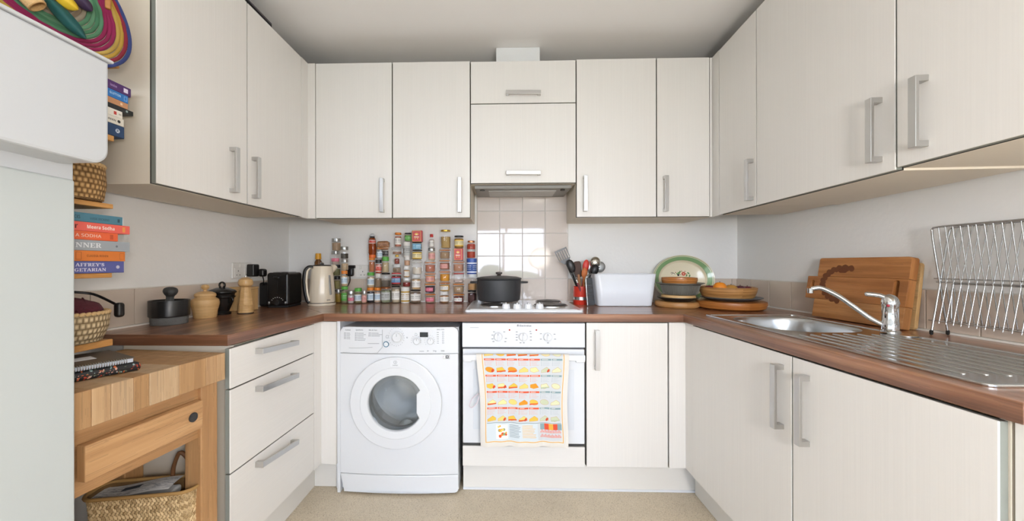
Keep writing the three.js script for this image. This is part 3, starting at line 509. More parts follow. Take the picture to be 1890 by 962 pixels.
// ---------------------------------------------------------------- hob
{
  const xa = OX0 + 0.004 + 0.0, zf = 0.566, zr = 0.03, a = onY(858, 572, 0.922), b = onY(1075, 572, 0.922), xc = (a.x + b.x) / 2, w = (b.x - a.x) / 2 - 0.002;
  const t = thing('hob', 'white enamel electric hob with solid plates and four front knobs', 'hob', [xc, 0.91, 0]);
  const sh = (i) => rrect(-w + i, -zf + i, w - i, -zr - i, 0.012);
  const rim = ext(sh(0), 0.014, 0.004).rotateX(-Math.PI / 2).translate(0, 0.0145, 0), well = ext(sh(0.022), 0.004, 0.0015).rotateX(-Math.PI / 2).translate(0, 0.0165, 0);
  mk('rim', rim, M.enamel, t); mk('top', well, M.enamel, t);
  const plate = (u, z, r) => {
    const p = onZ(u, 555, z), g = lathe([[r, 0], [r, 0.006], [r - 0.006, 0.0095], [r * 0.32, 0.0095], [r * 0.3, 0.008], [0, 0.008]], 48).translate(p.x - xc, 0.0165, p.z);
    const m = mk('hotplate', g, flat('#23201f', 0.42), t); mk('plate_ring', lathe([[r + 0.006, 0], [r + 0.0055, 0.004], [r, 0.005], [r - 0.001, 0]], 48).translate(p.x - xc, 0.0165, p.z), M.steel, m);
  };
  plate(921, 0.165, 0.09); plate(1012, 0.165, 0.074); plate(913, 0.375, 0.074); plate(1015.5, 0.375, 0.09);
  for (const u of [934, 955, 976, 997.5]) { const p = onY(u, 566, 0.94); const k = mk('knob', lathe([[0.0215, 0], [0.0215, 0.006], [0.0185, 0.022], [0.0165, 0.024], [0, 0.024]], 28).translate(p.x - xc, 0.0165, zf - 0.062), M.enamel, t); mk('grip', rbox(0.007, 0.008, 0.034, p.x - xc, 0.0435, zf - 0.062, 0.003), M.enamel, k); }
}

// ---------------------------------------------------------------- sink and tap
{
  const { x0, x1, z0, z1 } = SINK, t = thing('sink', 'stainless steel inset sink with a round-cornered bowl and ridged drainer', 'sink', [0, 0.91, 0]);
  const P = (S) => S, bowlPath = (g) => rrect(BOWL.x0 - g, -BOWL.z1 - g, BOWL.x1 + g, -BOWL.z0 + g, BOWL.r, new THREE.Path());
  const outer = rrect(x0, -z1, x1, -z0, 0.02); outer.holes.push(bowlPath(0));
  const drainSteel = std({ color: '#b9b6b2', metalness: 1, roughness: 0.16 });
  mk('sheet', ext(outer, 0.003, 0.0008, 20).rotateX(-Math.PI / 2).translate(0, 0.0032, 0), drainSteel, t);
  const rimO = rrect(x0, -z1, x1, -z0, 0.02); rimO.holes.push(rrect(x0 + 0.012, -z1 + 0.014, x1 - 0.012, -z0 - 0.014, 0.014, new THREE.Path()));
  mk('rim', ext(rimO, 0.0055, 0.002, 10).rotateX(-Math.PI / 2).translate(0, 0.0062, 0), M.steel, t);
  { // bowl: rings of a rounded rectangle shrinking downwards
    const N = 72, rings = [[0, 0.0032, 1], [-0.004, 0.0, 1], [-0.008, -0.012, 1], [-0.012, -0.06, 1], [-0.016, -0.11, 1], [-0.028, -0.14, 1], [-0.055, -0.152, 1], [-0.1, -0.156, 1], [-0.15, -0.158, 1]], pos = [], idx = [];
    const cx = (BOWL.x0 + BOWL.x1) / 2, cz = (BOWL.z0 + BOWL.z1) / 2, hx = (BOWL.x1 - BOWL.x0) / 2, hz = (BOWL.z1 - BOWL.z0) / 2;
    for (const [g, y] of rings) { const r = Math.max(0.004, BOWL.r + g), pts = rrect(-hx - g, -hz - g, hx + g, hz + g, Math.min(r, hx + g - 0.001), new THREE.Path()).getSpacedPoints(N); for (let i = 0; i < N; i++) pos.push(cx + pts[i].x, y, cz + pts[i].y); }
    for (let j = 0; j < rings.length - 1; j++) for (let i = 0; i < N; i++) { const a = j * N + i, b = j * N + (i + 1) % N; idx.push(a, a + N, b, b, a + N, b + N); }
    const c = pos.length / 3; pos.push(cx, -0.159, cz); for (let i = 0; i < N; i++) idx.push((rings.length - 1) * N + i, c, (rings.length - 1) * N + (i + 1) % N);
    const g = new THREE.BufferGeometry(); g.setAttribute('position', new THREE.Float32BufferAttribute(pos, 3)); g.setIndex(idx); g.computeVertexNormals();
    mk('bowl', g, std({ color: '#c4c6c7', metalness: 1, roughness: 0.3, side: THREE.DoubleSide }), t);
    mk('waste', lathe([[0.045, 0], [0.045, 0.002], [0.03, 0.003], [0.028, 0.0], [0, 0.0]], 32).translate(cx, -0.157, cz), M.chrome, t);
  }
  for (let k = 0; k < 8; k++) { const x = 0.892 + k * 0.042; mk('drainer_ridge', new THREE.CapsuleGeometry(0.0055, 0.50 - 0.012 * Math.abs(k - 4), 6, 10).rotateX(Math.PI / 2).scale(1, 0.55, 1).translate(x, 0.0035, 1.392), M.steel, t); }
  mk('tap_ledge', ext(rrect(1.205, -1.20, 1.256, -1.125, 0.02), 0.004, 0.0015).rotateX(-Math.PI / 2).translate(0, 0.007, 0), M.steel, t);
}
{
  const b = V(1.236, 0.917, 1.118), s = mpp(b), t = thing('tap', 'chrome mixer tap with a long swivel spout over the sink bowl', 'tap', b), hgt = yAt(547, b) - b.y;
  mk('body', lathe([[0.027, 0], [0.027, 0.004], [0.0235, 0.008], [0.0235, 0.035], [0.0225, 0.037], [0.0225, hgt * 0.72], [0.0235, hgt * 0.74], [0.0235, hgt * 0.8]], 40), M.chrome, t);
  const cap = new THREE.SphereGeometry(0.0245, 32, 16, 0, Math.PI * 2, 0, Math.PI / 2).scale(1, 1.4, 1).translate(0, hgt * 0.78, 0);
  const lv = (u, v, q) => { const p = onZ(u, v, q).sub(b); return [p.x, p.y, p.z]; };
  const L0 = [0, hgt * 0.9, 0], L1 = [-0.02, hgt * 1.0, -0.016], L2 = [-0.044, hgt * 1.03, -0.036];
  const lever = mk('lever', [cap, tube([L0, L1, L2], 0.0085, 20, 12).scale(1, 1, 1), new THREE.SphereGeometry(0.0085, 12, 8).translate(...L2)], M.chrome, t);
  mk('temperature_mark', new THREE.SphereGeometry(0.005, 12, 8).translate(-0.019, hgt * 0.74, 0.012), flat('#b03a4a', 0.3), lever);
  const tip = onZ(1497, 533, 0.995).sub(b);
  const sp = mk('spout', tube([[-0.012, 0.022, -0.008], [tip.x * 0.25, 0.047, tip.z * 0.25], [tip.x * 0.62, tip.y * 0.82, tip.z * 0.62], [tip.x * 0.86, tip.y * 1.03, tip.z * 0.86], [tip.x, tip.y, tip.z]], 0.0085, 50, 14), M.chrome, t);
  mk('nozzle', cyl(0.0105, 0.0105, 0.018, tip.x - 0.002, tip.y - 0.016, tip.z - 0.001, 20), M.chrome, sp);
}

// ---------------------------------------------------------------- things on the worktop
const WT = 0.9102;
function stand(u, vb, wpx, y = WT, z = null) {                      // a round thing whose front foot shows at (u, vb): centre, scale, radius
  const f = z === null ? onY(u, vb, y) : onZ(u, vb, z); f.y = y; const d0 = ray(u, PPY), k = 1 / Math.hypot(d0.x, d0.z); let r = wpx * mpp(f) / 2 * k;   // off the axis a round thing shows wider
  if (z === null) { const d = f.clone().sub(EYE).setY(0).normalize(); f.addScaledVector(d, r); r = wpx * mpp(f) / 2 * k; }
  return { p: f, s: mpp(f), r };
}
// granite mortar and pestle
{
  const q = stand(313, 601, 80), r = q.r, h = 44 * q.s, t = thing('mortar', 'black stone mortar with a pestle resting in it, by the left wall', 'mortar', q.p);
  mk('bowl', lathe([[0, h * 0.42], [r * 0.6, h * 0.45], [r * 0.86, h * 0.7], [r * 0.9, h * 0.98], [r * 0.93, h], [r * 0.99, h], [r, h * 0.97], [r, h * 0.36], [r * 0.97, h * 0.33], [0, h * 0.33]], 56), M.stone, t);
  mk('base_ring', lathe([[0, h * 0.33], [r * 0.9, h * 0.33], [r * 0.92, h * 0.3], [r * 0.9, h * 0.02], [r * 0.88, 0], [0, 0]], 56), M.stoneRough, t);
  const pt = thing('pestle', 'dark stone pestle standing in the black mortar', 'pestle', V(q.p.x + 0.006, q.p.y + h * 0.45 + 0.001, q.p.z + 0.01));
  pt.rotation.z = -0.08; mk('shaft', lathe(smooth([[0, 0], [0.018, 0.002], [0.025, 0.012], [0.022, 0.03], [0.016, 0.058], [0.016, 0.072], [0.024, 0.082], [0.029, 0.094], [0.025, 0.106], [0.012, 0.112], [0, 0.113]]), 40).scale(0.86, 0.97, 0.86), std({ color: '#3c3d3d', roughness: 0.55 }), pt);
}
// turned wooden jar
{
  const q = stand(379, 588, 55), r = q.r, h = 61 * q.s, t = thing('wooden_jar', 'pale turned-wood lidded jar with a round belly and knob', 'jar', q.p);
  mk('body', lathe([[0, 0], [r * 0.78, 0], [r * 0.82, 0.004], [r * 0.85, h * 0.18], [r * 0.98, h * 0.38], [r, h * 0.45], [r * 0.95, h * 0.54], [r * 0.72, h * 0.6], [r * 0.7, h * 0.635], [0, h * 0.635]], 48), M.pale, t);
  const l = mk('lid', lathe([[r * 0.74, h * 0.635], [r * 0.78, h * 0.66], [r * 0.74, h * 0.72], [r * 0.5, h * 0.77], [r * 0.2, h * 0.79], [0, h * 0.79]], 48), M.pale, t);
  mk('knob', lathe([[r * 0.14, h * 0.785], [r * 0.12, h * 0.83], [r * 0.26, h * 0.88], [r * 0.3, h * 0.925], [r * 0.22, h * 0.98], [0, h]], 36), M.pale, l);
}
// dark earthenware pot
{
  const q = stand(410, 582, 55), r = q.r, h = 59 * q.s, t = thing('clay_pot', 'glossy black pottery pot on a flared foot with a ring-handled lid', 'pot', q.p), m = flat('#1b1a1a', 0.22);
  mk('body', lathe([[0, 0], [r * 0.62, 0], [r * 0.64, h * 0.05], [r * 0.5, h * 0.1], [r * 0.6, h * 0.2], [r * 0.78, h * 0.38], [r * 0.84, h * 0.5], [r * 0.96, h * 0.54], [r * 0.97, h * 0.57], [r * 0.84, h * 0.58], [0, h * 0.57]], 48), m, t);
  const l = mk('lid', lathe([[r * 1.02, h * 0.68], [r, h * 0.72], [r * 0.86, h * 0.76], [r * 0.4, h * 0.83], [0, h * 0.85]], 48), m, t); mk('lid_flange', lathe([[r * 0.86, h * 0.575], [r * 0.9, h * 0.64], [r * 1.02, h * 0.68]], 48), m, l);
  mk('ring_handle', new THREE.TorusGeometry(h * 0.085, h * 0.028, 12, 28).translate(0, h * 0.91, 0), m, l);
  for (const s of [-1, 1]) mk('lug', new THREE.TorusGeometry(h * 0.09, h * 0.03, 10, 20, Math.PI).rotateZ(-s * Math.PI / 2).translate(s * r * 0.8, h * 0.45, r * 0.2), m, t);
}
// pepper mill, wooden block
{
  const q = stand(453.5, 579, 30), r = q.r, h = 68 * q.s, t = thing('pepper_mill', 'light wooden pepper mill with a bulbous head', 'pepper mill', q.p);
  mk('body', lathe([[0, 0.004], [r, 0.004], [r, h * 0.1], [r * 0.96, h * 0.2], [r * 1.0, h * 0.225], [r * 0.92, h * 0.25], [r * 0.9, h * 0.3], [r * 0.78, h * 0.5], [r * 0.66, h * 0.68], [r * 0.72, h * 0.71], [0, h * 0.715]], 40), M.pale, t);
  mk('base', cyl(r * 1.02, r * 1.02, 0.004, 0, 0, 0, 36), flat('#2a2420', 0.6), t);
  const hd = mk('head', lathe([[r * 0.62, h * 0.715], [r * 0.9, h * 0.76], [r * 0.98, h * 0.83], [r * 0.85, h * 0.91], [r * 0.35, h * 0.97], [0, h * 0.975]], 40), std({ map: T_pale, roughness: 0.32 }), t); mk('nut', cyl(0.006, 0.005, 0.008, 0, h * 0.97, 0, 16), M.nickel, hd);
  const b = onZ(449, 560, q.p.z - 0.115), t2 = thing('wooden_block', 'small square wooden box standing behind the pepper mill', 'box', V(b.x, WT, b.z), 0.1);
  mk('box', uvBox(rbox(0.115, 0.115, 0.08, 0, 0.0575, 0, 0.004), 'y'), M.pale, t2); mk('lid', rbox(0.118, 0.012, 0.083, 0, 0.121, 0, 0.003), M.pale, t2);
}
// wall sockets
function socket(name, label, p, ry, o = {}) {
  const t = thing(name, label, 'wall socket', p, ry), m = flat('#e8e6e1', 0.4), d = flat('#3a3938', 0.6);
  mk('plate', rbox(0.146, 0.086, 0.010, 0, 0, 0.005, 0.004), m, t);
  for (const s of [-1, 1]) {
    const f = mk('outlet', [rbox(0.05, 0.05, 0.003, s * 0.036, -0.012, 0.011, 0.001)], m, t);
    for (const [x, y, w, h] of [[0, 0.012, 0.004, 0.008], [-0.011, -0.01, 0.0065, 0.004], [0.011, -0.01, 0.0065, 0.004]]) mk('pin_hole', box(w, h, 0.001, s * 0.036 + x, -0.014 + y, 0.0128), d, f);
    const sw = mk('switch', rbox(0.012, 0.02, 0.007, s * 0.02, 0.026, 0.012, 0.002).rotateX(0.06), m, t);
  }
  return t;
}
{
  const zc = onX(443, 499, wallL(0.5)).z, p = V(wallL(zc) + 0.002, onX(443, 499, wallL(zc)).y, zc);
  socket('wall_socket', 'white double socket on the left wall with a black adapter in it', p, Math.PI / 2 - aL);
  const a = thing('power_adapter', 'black plug adapter in the left wall socket', 'plug', p.clone().add(V(0.014, 0.0, -0.045)), Math.PI / 2 - aL);
  mk('case', rbox(0.05, 0.07, 0.045, 0, 0, 0.0235, 0.008), M.blackPlastic, a); mk('second_plug', rbox(0.04, 0.045, 0.034, 0.026, -0.014, 0.063, 0.012), M.blackPlastic, a);
  mk('cord', tube([[0.03, -0.034, 0.06], [0.045, -0.06, 0.055], [0.06, -0.085, 0.04], [0.085, -0.083, 0.02]], 0.003, 30, 8), M.blackPlastic, a);
  const q = onZ(660.5, 500.5, 0.004); socket('wall_socket', 'white double socket on the back wall among the spice jars', V(q.x, q.y, 0.0015), 0);
  const k = onZ(645, 502, 0.045), b = thing('kettle_plug', 'black three-pin plug with a cord, in the back wall socket', 'plug', V(k.x, k.y, 0.017));
  mk('case', rbox(0.048, 0.056, 0.036, 0, 0, 0.018, 0.012, 3), M.blackPlastic, b); mk('collar', rbox(0.066, 0.02, 0.014, -0.002, 0.035, 0.008, 0.004), M.blackPlastic, b);
  mk('cord', tube([[0, -0.026, 0.02], [0.004, -0.06, 0.03], [-0.01, -0.1, 0.05], [-0.04, -0.12, 0.06], [-0.085, -0.115, 0.07], [-0.11, -0.08, 0.08]], 0.0033, 40, 8), M.blackPlastic, b);
}
// toaster with a black speaker beside it
{
  const f = onY(512, 568, WT), s = mpp(f), w = 40 * s, h = 65 * s, d = 0.17, t = thing('toaster', 'black two-slice toaster with a curved dial of white marks', 'toaster', V(f.x, WT, f.z), 0.06);
  mk('body', rbox(w, h - 0.01, d, 0, (h + 0.01) / 2, -d / 2, 0.016, 4), std({ color: '#131314', roughness: 0.3 }), t);
  mk('foot', rbox(w * 0.92, 0.012, d * 0.94, 0, 0.006, -d / 2, 0.003), M.blackMatt, t);
  mk('lever_slot', box(0.004, h * 0.46, 0.002, 0, h * 0.66, 0.0005), flat('#050505', 0.9), t); mk('lever', rbox(0.034, 0.012, 0.018, 0, h * 0.86, 0.008, 0.004), M.blackPlastic, t);
  for (const x of [-0.024, 0.024]) mk('slot', box(0.026, 0.002, d * 0.7, x, h + 0.0005, -d / 2), flat('#050505', 0.9), t);
  const mark = flat('#dadada', 0.5), dots = []; for (let k = 0; k < 7; k++) { const a = Math.PI * (0.15 + 0.7 * k / 6); dots.push(box(0.005, 0.003, 0.001, 0.034 * Math.cos(a), h * 0.16 + 0.028 * Math.sin(a), 0.0008)); }
  dots.push(box(0.008, 0.006, 0.001, -0.046, h * 0.16, 0.0008), box(0.008, 0.006, 0.001, 0.046, h * 0.16, 0.0008), box(0.008, 0.002, 0.001, -0.046, h * 0.12, 0.0008), box(0.008, 0.002, 0.001, 0.046, h * 0.12, 0.0008)); mk('dial_marks', dots, mark, t);
  mk('dial', lathe([[0.015, 0], [0.014, 0.01], [0.0, 0.011]], 28).rotateX(Math.PI / 2).translate(0, h * 0.15, 0), M.blackMatt, t);
  const b = thing('speaker', 'small black upright box left of the toaster', 'appliance', V(onZ(484, 540, f.z - 0.05).x + 0.002, WT, f.z - 0.11), 0.05); const bh = 46 * s;
  mk('case', rbox(0.062, bh, 0.1, 0, bh / 2, 0, 0.012, 3), M.blackPlastic, b); mk('front_grille', rbox(0.05, bh * 0.8, 0.002, 0, bh * 0.5, 0.05, 0.001), M.blackMatt, b);
}
// kettle
{
  const q = stand(594.5, 565, 50), s = q.s, r = q.r, h = 75 * s, t = thing('kettle', 'cream jug kettle with a black and cream handle on its left side', 'kettle', q.p, 0.5), cr = phy({ color: '#e4d8c3', roughness: 0.28, clearcoat: 0.4 });
  const base = mk('power_base', lathe([[0, 0], [r * 1.02, 0], [r * 1.05, 0.006], [r * 1.02, 0.015], [0, 0.016]], 48), cr, t); mk('base_gap', cyl(r * 0.98, r * 0.98, 0.004, 0, 0.015, 0, 48), M.blackPlastic, base);
  mk('body', lathe([[0, 0.019], [r * 0.98, 0.019], [r, 0.026], [r * 0.97, h * 0.35], [r * 0.88, h * 0.7], [r * 0.78, h * 0.93], [r * 0.72, h * 0.96], [0, h * 0.96]], 56), cr, t);
  const lid = mk('lid', lathe([[r * 0.72, h * 0.955], [r * 0.66, h * 0.985], [0, h]], 40), M.blackPlastic, t); mk('lid_knob', lathe([[0.01, 0], [0.012, 0.008], [0.008, 0.014], [0, 0.015]], 20).translate(0, h * 0.99, 0), M.chrome, lid);
  const sp = mk('spout', tube([[r * 0.55, h * 0.78, -r * 0.35], [r * 0.85, h * 0.9, -r * 0.55], [r * 1.0, h * 0.95, -r * 0.65]], 0.02, 16, 14), cr, t);
  const hx = -r, H = (p, k) => tube(p.map(([x, y]) => [hx + x * r, y * h, k]), 0.0115, 40, 12);
  const hp = [[0.34, 0.93], [0.02, 0.93], [-0.22, 0.84], [-0.3, 0.6], [-0.22, 0.32], [-0.06, 0.12], [0.08, 0.09]];
  const hd = mk('handle', H(hp, 0.012).scale(1, 1, 1.5), M.blackPlastic, t); mk('handle_trim', tube(hp.slice(0, 6).map(([x, y]) => [hx + (x * 0.82 + 0.09) * r, y * h * 0.985, 0.026]), 0.0075, 36, 10), cr, hd);
  const a = 0.62, wr = r * 0.935; mk('water_gauge', rbox(0.014, h * 0.48, 0.008, 0, 0, 0, 0.005, 3).rotateX(-0.11).translate(0, h * 0.5, wr).rotateY(a), flat('#8d8d8b', 0.2), t);
  mk('badge', box(0.022, 0.005, 0.001, 0, h * 0.14, r * 0.992).rotateY(0.45), flat('#7b756a', 0.4), t);
}

// ---------------------------------------------------------------- spice jars
const paper = (bg, ink, ac, k) => canvas(192, 96, (g) => {
  g.fillStyle = bg; g.fillRect(0, 0, 192, 96); let sd = k * 77 + 3; const q = () => { sd = (sd * 16807) % 2147483647; return sd / 2147483647; };
  if (ac) { g.fillStyle = ac; g.fillRect(0, 0, 192, 14); g.fillRect(0, 82, 192, 14); }
  g.fillStyle = ink; for (let n = 0; n < 3; n++) for (const x0 of [10, 106]) { let x = x0; while (x < x0 + 70) { const w = 6 + q() * 12; g.fillRect(x, 28 + n * 17, w, n ? 4 : 7); x += w + 4; } }
});
const LBL = { none: null, white: paper('#eceae4', '#5c5a58', null, 1), blue: paper('#cfe0ec', '#4e6c86', '#e9eef0', 2), pink: paper('#d8657e', '#f3d9dc', null, 3), red: paper('#d13b2b', '#f6e3d6', '#f2efe8', 4), green: paper('#5fae4a', '#e6f0dc', null, 5), cream: paper('#f0e3b4', '#6a5a3c', '#e2b93c', 6), sky: paper('#7fb7d6', '#e8f2f6', null, 7), grey: paper('#bfc1be', '#4c4c4a', null, 8), navy: paper('#31549c', '#d7dff0', '#dfe5f2', 9), black: paper('#2a2a2c', '#d8d8d4', null, 10), bluered: paper('#4f86b5', '#f1eee8', '#c93c40', 11), gold: paper('#eceae6', '#b8974e', '#c9a24a', 12), blush: paper('#e3a9a2', '#8d4a44', null, 13) };
const lblMat = {}; for (const k in LBL) if (LBL[k]) { LBL[k].wrapS = THREE.RepeatWrapping; lblMat[k] = std({ map: LBL[k], roughness: 0.6 }); }
const JG = 'spice jars stacked on the worktop against the back wall';
const TC = { orange: '#e2862c', green: '#5fb04a', silver: '#b9bab8', black: '#1d1d1e', gold: '#c6a044', white: '#e6e5e0', copper: '#b97a52', red: '#c9302a', yellow: '#e2b636', blue: '#2f56a8', gingham: '#c84a48', clear: '#d9dcdc' };
const metalLid = new Set(['silver', 'gold', 'copper']);
function band(r, y0, y1, mat, parent, a = 2.6, name = 'label') {    // a label wrapped round the front
  return mk(name, new THREE.CylinderGeometry(r, r, y1 - y0, 28, 1, true, -a / 2 , a).translate(0, (y0 + y1) / 2, 0), mat, parent);
}
const JAR = {
  jar(t, r, h, lid, fill, lbl, o) {
    const lh = o.lh ?? Math.min(0.3 * h, 0.02), b = h - lh, rn = r * (o.neck ?? 0.9), fl = o.fill ?? 0.86;
    mk('glass', lathe([[0, 0.001], [r * 0.92, 0.001], [r, 0.005], [r, b * 0.82], [r * 0.97, b * 0.9], [rn, b * 0.97], [rn, b]], 28), M.glass, t);
    mk('contents', lathe([[0, 0.004], [r * 0.86, 0.004], [r * 0.93, 0.008], [r * 0.93, b * Math.min(fl, 0.84)], [r * 0.8, b * fl], [0, b * fl]], 24), flat(fill, 0.85), t);
    const c = TC[lid] ?? lid; mk('lid', lathe([[0, b * 0.985], [rn * 1.06, b * 0.985], [rn * 1.08, b + 0.002], [rn * 1.08, h - 0.002], [rn * 1.02, h], [0, h]], 28), metalLid.has(lid) ? flat(c, 0.3, 0.9) : flat(c, 0.4), t);
    if (lbl) band(r * 1.006, b * (o.l0 ?? 0.2), b * (o.l1 ?? 0.74), lblMat[lbl], t);
  },
  clip(t, r, h, lid, fill, lbl, o) {
    const b = h * 0.8, fl = o.fill ?? 0.82, rg = r * 0.94;
    mk('glass', lathe([[0, 0.001], [rg * 0.9, 0.001], [rg, 0.006], [rg, b * 0.8], [rg * 0.9, b * 0.92], [rg * 1.0, b * 0.96], [rg * 1.0, b]], 28), M.glass, t);
    mk('contents', lathe([[0, 0.004], [rg * 0.9, 0.004], [rg * 0.94, 0.01], [rg * 0.94, b * Math.min(fl, 0.78)], [rg * 0.8, b * fl], [0, b * fl]], 24), flat(fill, 0.85), t);
    mk('seal', new THREE.TorusGeometry(rg * 0.99, h * 0.035, 8, 32).rotateX(Math.PI / 2).translate(0, b + h * 0.03, 0), flat(TC[lid] ?? lid, 0.5), t);
    mk('lid', lathe([[rg * 0.98, b + h * 0.06], [rg * 1.02, b + h * 0.09], [rg * 0.96, b + h * 0.16], [rg * 0.7, h], [0, h]], 28), M.glass, t);
    mk('clip', [tube([[-rg, b * 0.72, 0.0], [-r * 1.1, b * 0.95, 0.003], [-r * 1.08, b + h * 0.1, 0], [-rg * 0.7, h * 1.0, 0]], 0.0011, 16, 6), tube([[rg, b * 0.72, 0.0], [r * 1.1, b * 0.92, 0.003], [r * 1.06, b + h * 0.1, 0], [rg * 0.7, h * 1.0, 0]], 0.0011, 16, 6), tube([[r * 1.06, b * 0.3, 0.004], [r * 1.1, b * 0.6, 0.004], [r * 1.08, b * 0.95, 0.004]], 0.0016, 10, 6)], M.wire, t);
    if (lbl) band(rg * 1.006, b * (o.l0 ?? 0.22), b * (o.l1 ?? 0.66), lblMat[lbl], t, 1.9);
  },
  tub(t, r, h, lid, fill, lbl, o) {
    mk('body', lathe([[0, 0], [r * 0.96, 0], [r, 0.003], [r, h * 0.8], [0, h * 0.8]], 28), flat(fill, 0.45), t);
    mk('lid', lathe([[0, h * 0.78], [r * 1.03, h * 0.78], [r * 1.03, h - 0.002], [r * 0.98, h], [0, h]], 28), flat(TC[lid] ?? lid, 0.4), t);
    if (lbl) band(r * 1.006, h * 0.08, h * 0.74, lblMat[lbl], t, 3.0);
  },
  bottle(t, r, h, lid, fill, lbl, o) {
    mk('glass', lathe([[0, 0.001], [r * 0.94, 0.001], [r, 0.004], [r, h * 0.58], [r * 0.92, h * 0.66], [r * 0.5, h * 0.74], [r * 0.48, h * 0.8]], 28), M.glass, t);
    mk('contents', lathe([[0, 0.004], [r * 0.92, 0.005], [r * 0.93, h * 0.56], [r * 0.6, h * 0.62], [0, h * 0.62]], 24), flat(fill, 0.8), t);
    mk('cap', lathe([[0, h * 0.78], [r * 0.62, h * 0.78], [r * 0.62, h * 0.99], [r * 0.56, h], [0, h]], 24), flat(TC[lid] ?? lid, 0.4), t);
    if (lbl) band(r * 1.006, h * 0.12, h * 0.52, lblMat[lbl], t);
  },
  squeeze(t, r, h, lid, fill, lbl) {                                // bottle of amber sauce with a round white cap
    mk('body', lathe([[0, 0], [r * 0.8, 0], [r * 0.84, 0.004], [r * 0.84, h * 0.14], [r, h * 0.2], [r, h * 0.45], [r * 0.93, h * 0.56], [r * 0.9, h * 0.7], [r * 0.72, h * 0.78], [0, h * 0.8]], 32), phy({ color: '#8c3c14', roughness: 0.15, clearcoat: 0.6 }), t);
    mk('label', new THREE.CylinderGeometry(r * 0.91, r * 0.935, h * 0.13, 28, 1, true, -1.4, 2.8).translate(0, h * 0.635, 0), lblMat[lbl], t);
    mk('base_band', cyl(r * 0.855, r * 0.855, h * 0.12, 0, h * 0.005, 0, 28), flat('#dd6a26', 0.5), t);
    mk('neck', cyl(r * 0.66, r * 0.6, h * 0.07, 0, h * 0.78, 0, 24), flat('#241c18', 0.4), t); mk('cap', new THREE.SphereGeometry(r * 0.66, 24, 12, 0, 7, 0, Math.PI / 2).scale(1, 1.1, 1).translate(0, h * 0.85, 0), flat('#d8dce0', 0.2), t);
  },
  tin(t, r, h) {                                                    // red square tin with a gold flower on its front
    const tx = tinTex; mk('body', uvFront(rbox(r * 1.9, h, r * 1.5, 0, h / 2, 0, 0.002), -r * 0.95, 0, r * 1.9, h), std({ map: tx, roughness: 0.35 }), t);
    mk('lid', rbox(r * 1.86, 0.003, r * 1.46, 0, h - 0.001, 0, 0.001), flat('#b02a22', 0.35), t);
  },
  packet(t, r, h) {                                                 // lumpy block in clear film, lying on its side
    const g = new RoundedBoxGeometry(r * 2, h * 0.85, r * 1.3, 5, h * 0.25), p = g.attributes.position;
    for (let i = 0; i < p.count; i++) { const q = 1 + 0.14 * (vn(p.getX(i) * 160 + 9, p.getY(i) * 160 + p.getZ(i) * 120 + 9, 64, 64, 3) - 0.5); p.setXYZ(i, p.getX(i) * q, p.getY(i) * q, p.getZ(i) * q); } g.computeVertexNormals();
    const tm = tex(64, 64, (u, v) => mix3([104, 60, 30], [196, 140, 84], fbm(u, v, 10, 10, 3, 70)), 1);
    mk('block', g.rotateZ(0.06).translate(0, h * 0.5, 0), phy({ map: tm, roughness: 0.35, clearcoat: 0.6 }), t);
    mk('film_fold', rbox(r * 1.9, h * 0.2, r * 0.9, 0, h * 0.11, 0, 0.004), phy({ color: '#c8a078', roughness: 0.3, clearcoat: 0.6 }), t);
  },
};
const tinTex = canvas(128, 144, (g) => {
  g.fillStyle = '#c3221f'; g.fillRect(0, 0, 128, 144); g.strokeStyle = '#e4b64a'; g.lineWidth = 4; g.strokeRect(6, 6, 100, 132); g.fillStyle = '#e9a33a'; g.beginPath(); g.arc(56, 56, 27, Math.PI, 0); g.fill();
  g.fillStyle = '#f4e0a0'; g.beginPath(); g.arc(56, 60, 15, Math.PI, 0); g.fill(); g.fillStyle = '#fff3d8'; g.fillRect(24, 78, 64, 10); g.fillStyle = '#e9a33a'; g.fillRect(32, 96, 14, 16); g.fillRect(62, 96, 14, 16);
});
function stack(list) {                                              // [kind, u0, u1, v0, v1, lid, fill, label band, description, options], bottom first
  let y = WT, base = null;
  for (const [kind, u0, u1, v0, v1, lid, fill, lbl, desc, o = {}] of list) {
    const u = (u0 + u1) / 2; if (!base) base = onZ(u, 500, o.z ?? 0.062);
    const x = onZ(u, 500, base.z).x, s = mpp(base), r = (u1 - u0) / 2 * s * (kind === 'clip' ? 0.97 : 0.985), h = (v1 - v0) * s;
    const t = thing(kind === 'tin' ? 'spice_tin' : kind === 'packet' ? 'spice_packet' : kind === 'tub' ? 'spice_tub' : kind === 'bottle' || kind === 'squeeze' ? 'spice_bottle' : 'spice_jar', desc, kind === 'tin' ? 'tin' : kind === 'packet' ? 'packet' : kind === 'tub' ? 'tub' : kind === 'bottle' || kind === 'squeeze' ? 'bottle' : 'jar', V(x, y, base.z), o.ry ?? R(-0.25, 0.25), JG);
    JAR[kind](t, r, h, lid, fill, lbl, o); y += h + 0.0004;
  }
}
const fillH = (list, vb) => { let v = vb; return list.map((e) => e); };
stack([['jar', 619, 630, 531, 556, 'silver', '#a08232', null, 'narrow jar of olive-brown spice at the foot of the stack beside the kettle', { z: 0.07 }], ['jar', 617, 628, 507, 531, 'black', '#8c8452', null, 'jar of dull green herbs second up in the stack beside the kettle'],
  ['jar', 613, 628, 486, 507, 'black', '#77764e', null, 'black-lidded jar of green seeds in the middle of the stack beside the kettle'], ['jar', 612, 627, 461, 486, 'silver', '#b9a79a', 'pink', 'jar with a pink label second from top in the stack beside the kettle', { fill: 0.6, l0: 0.3, l1: 0.6 }], ['jar', 613, 629, 438, 461, 'silver', '#a68d72', null, 'silver-lidded jar of brown powder topping the stack beside the kettle']]);
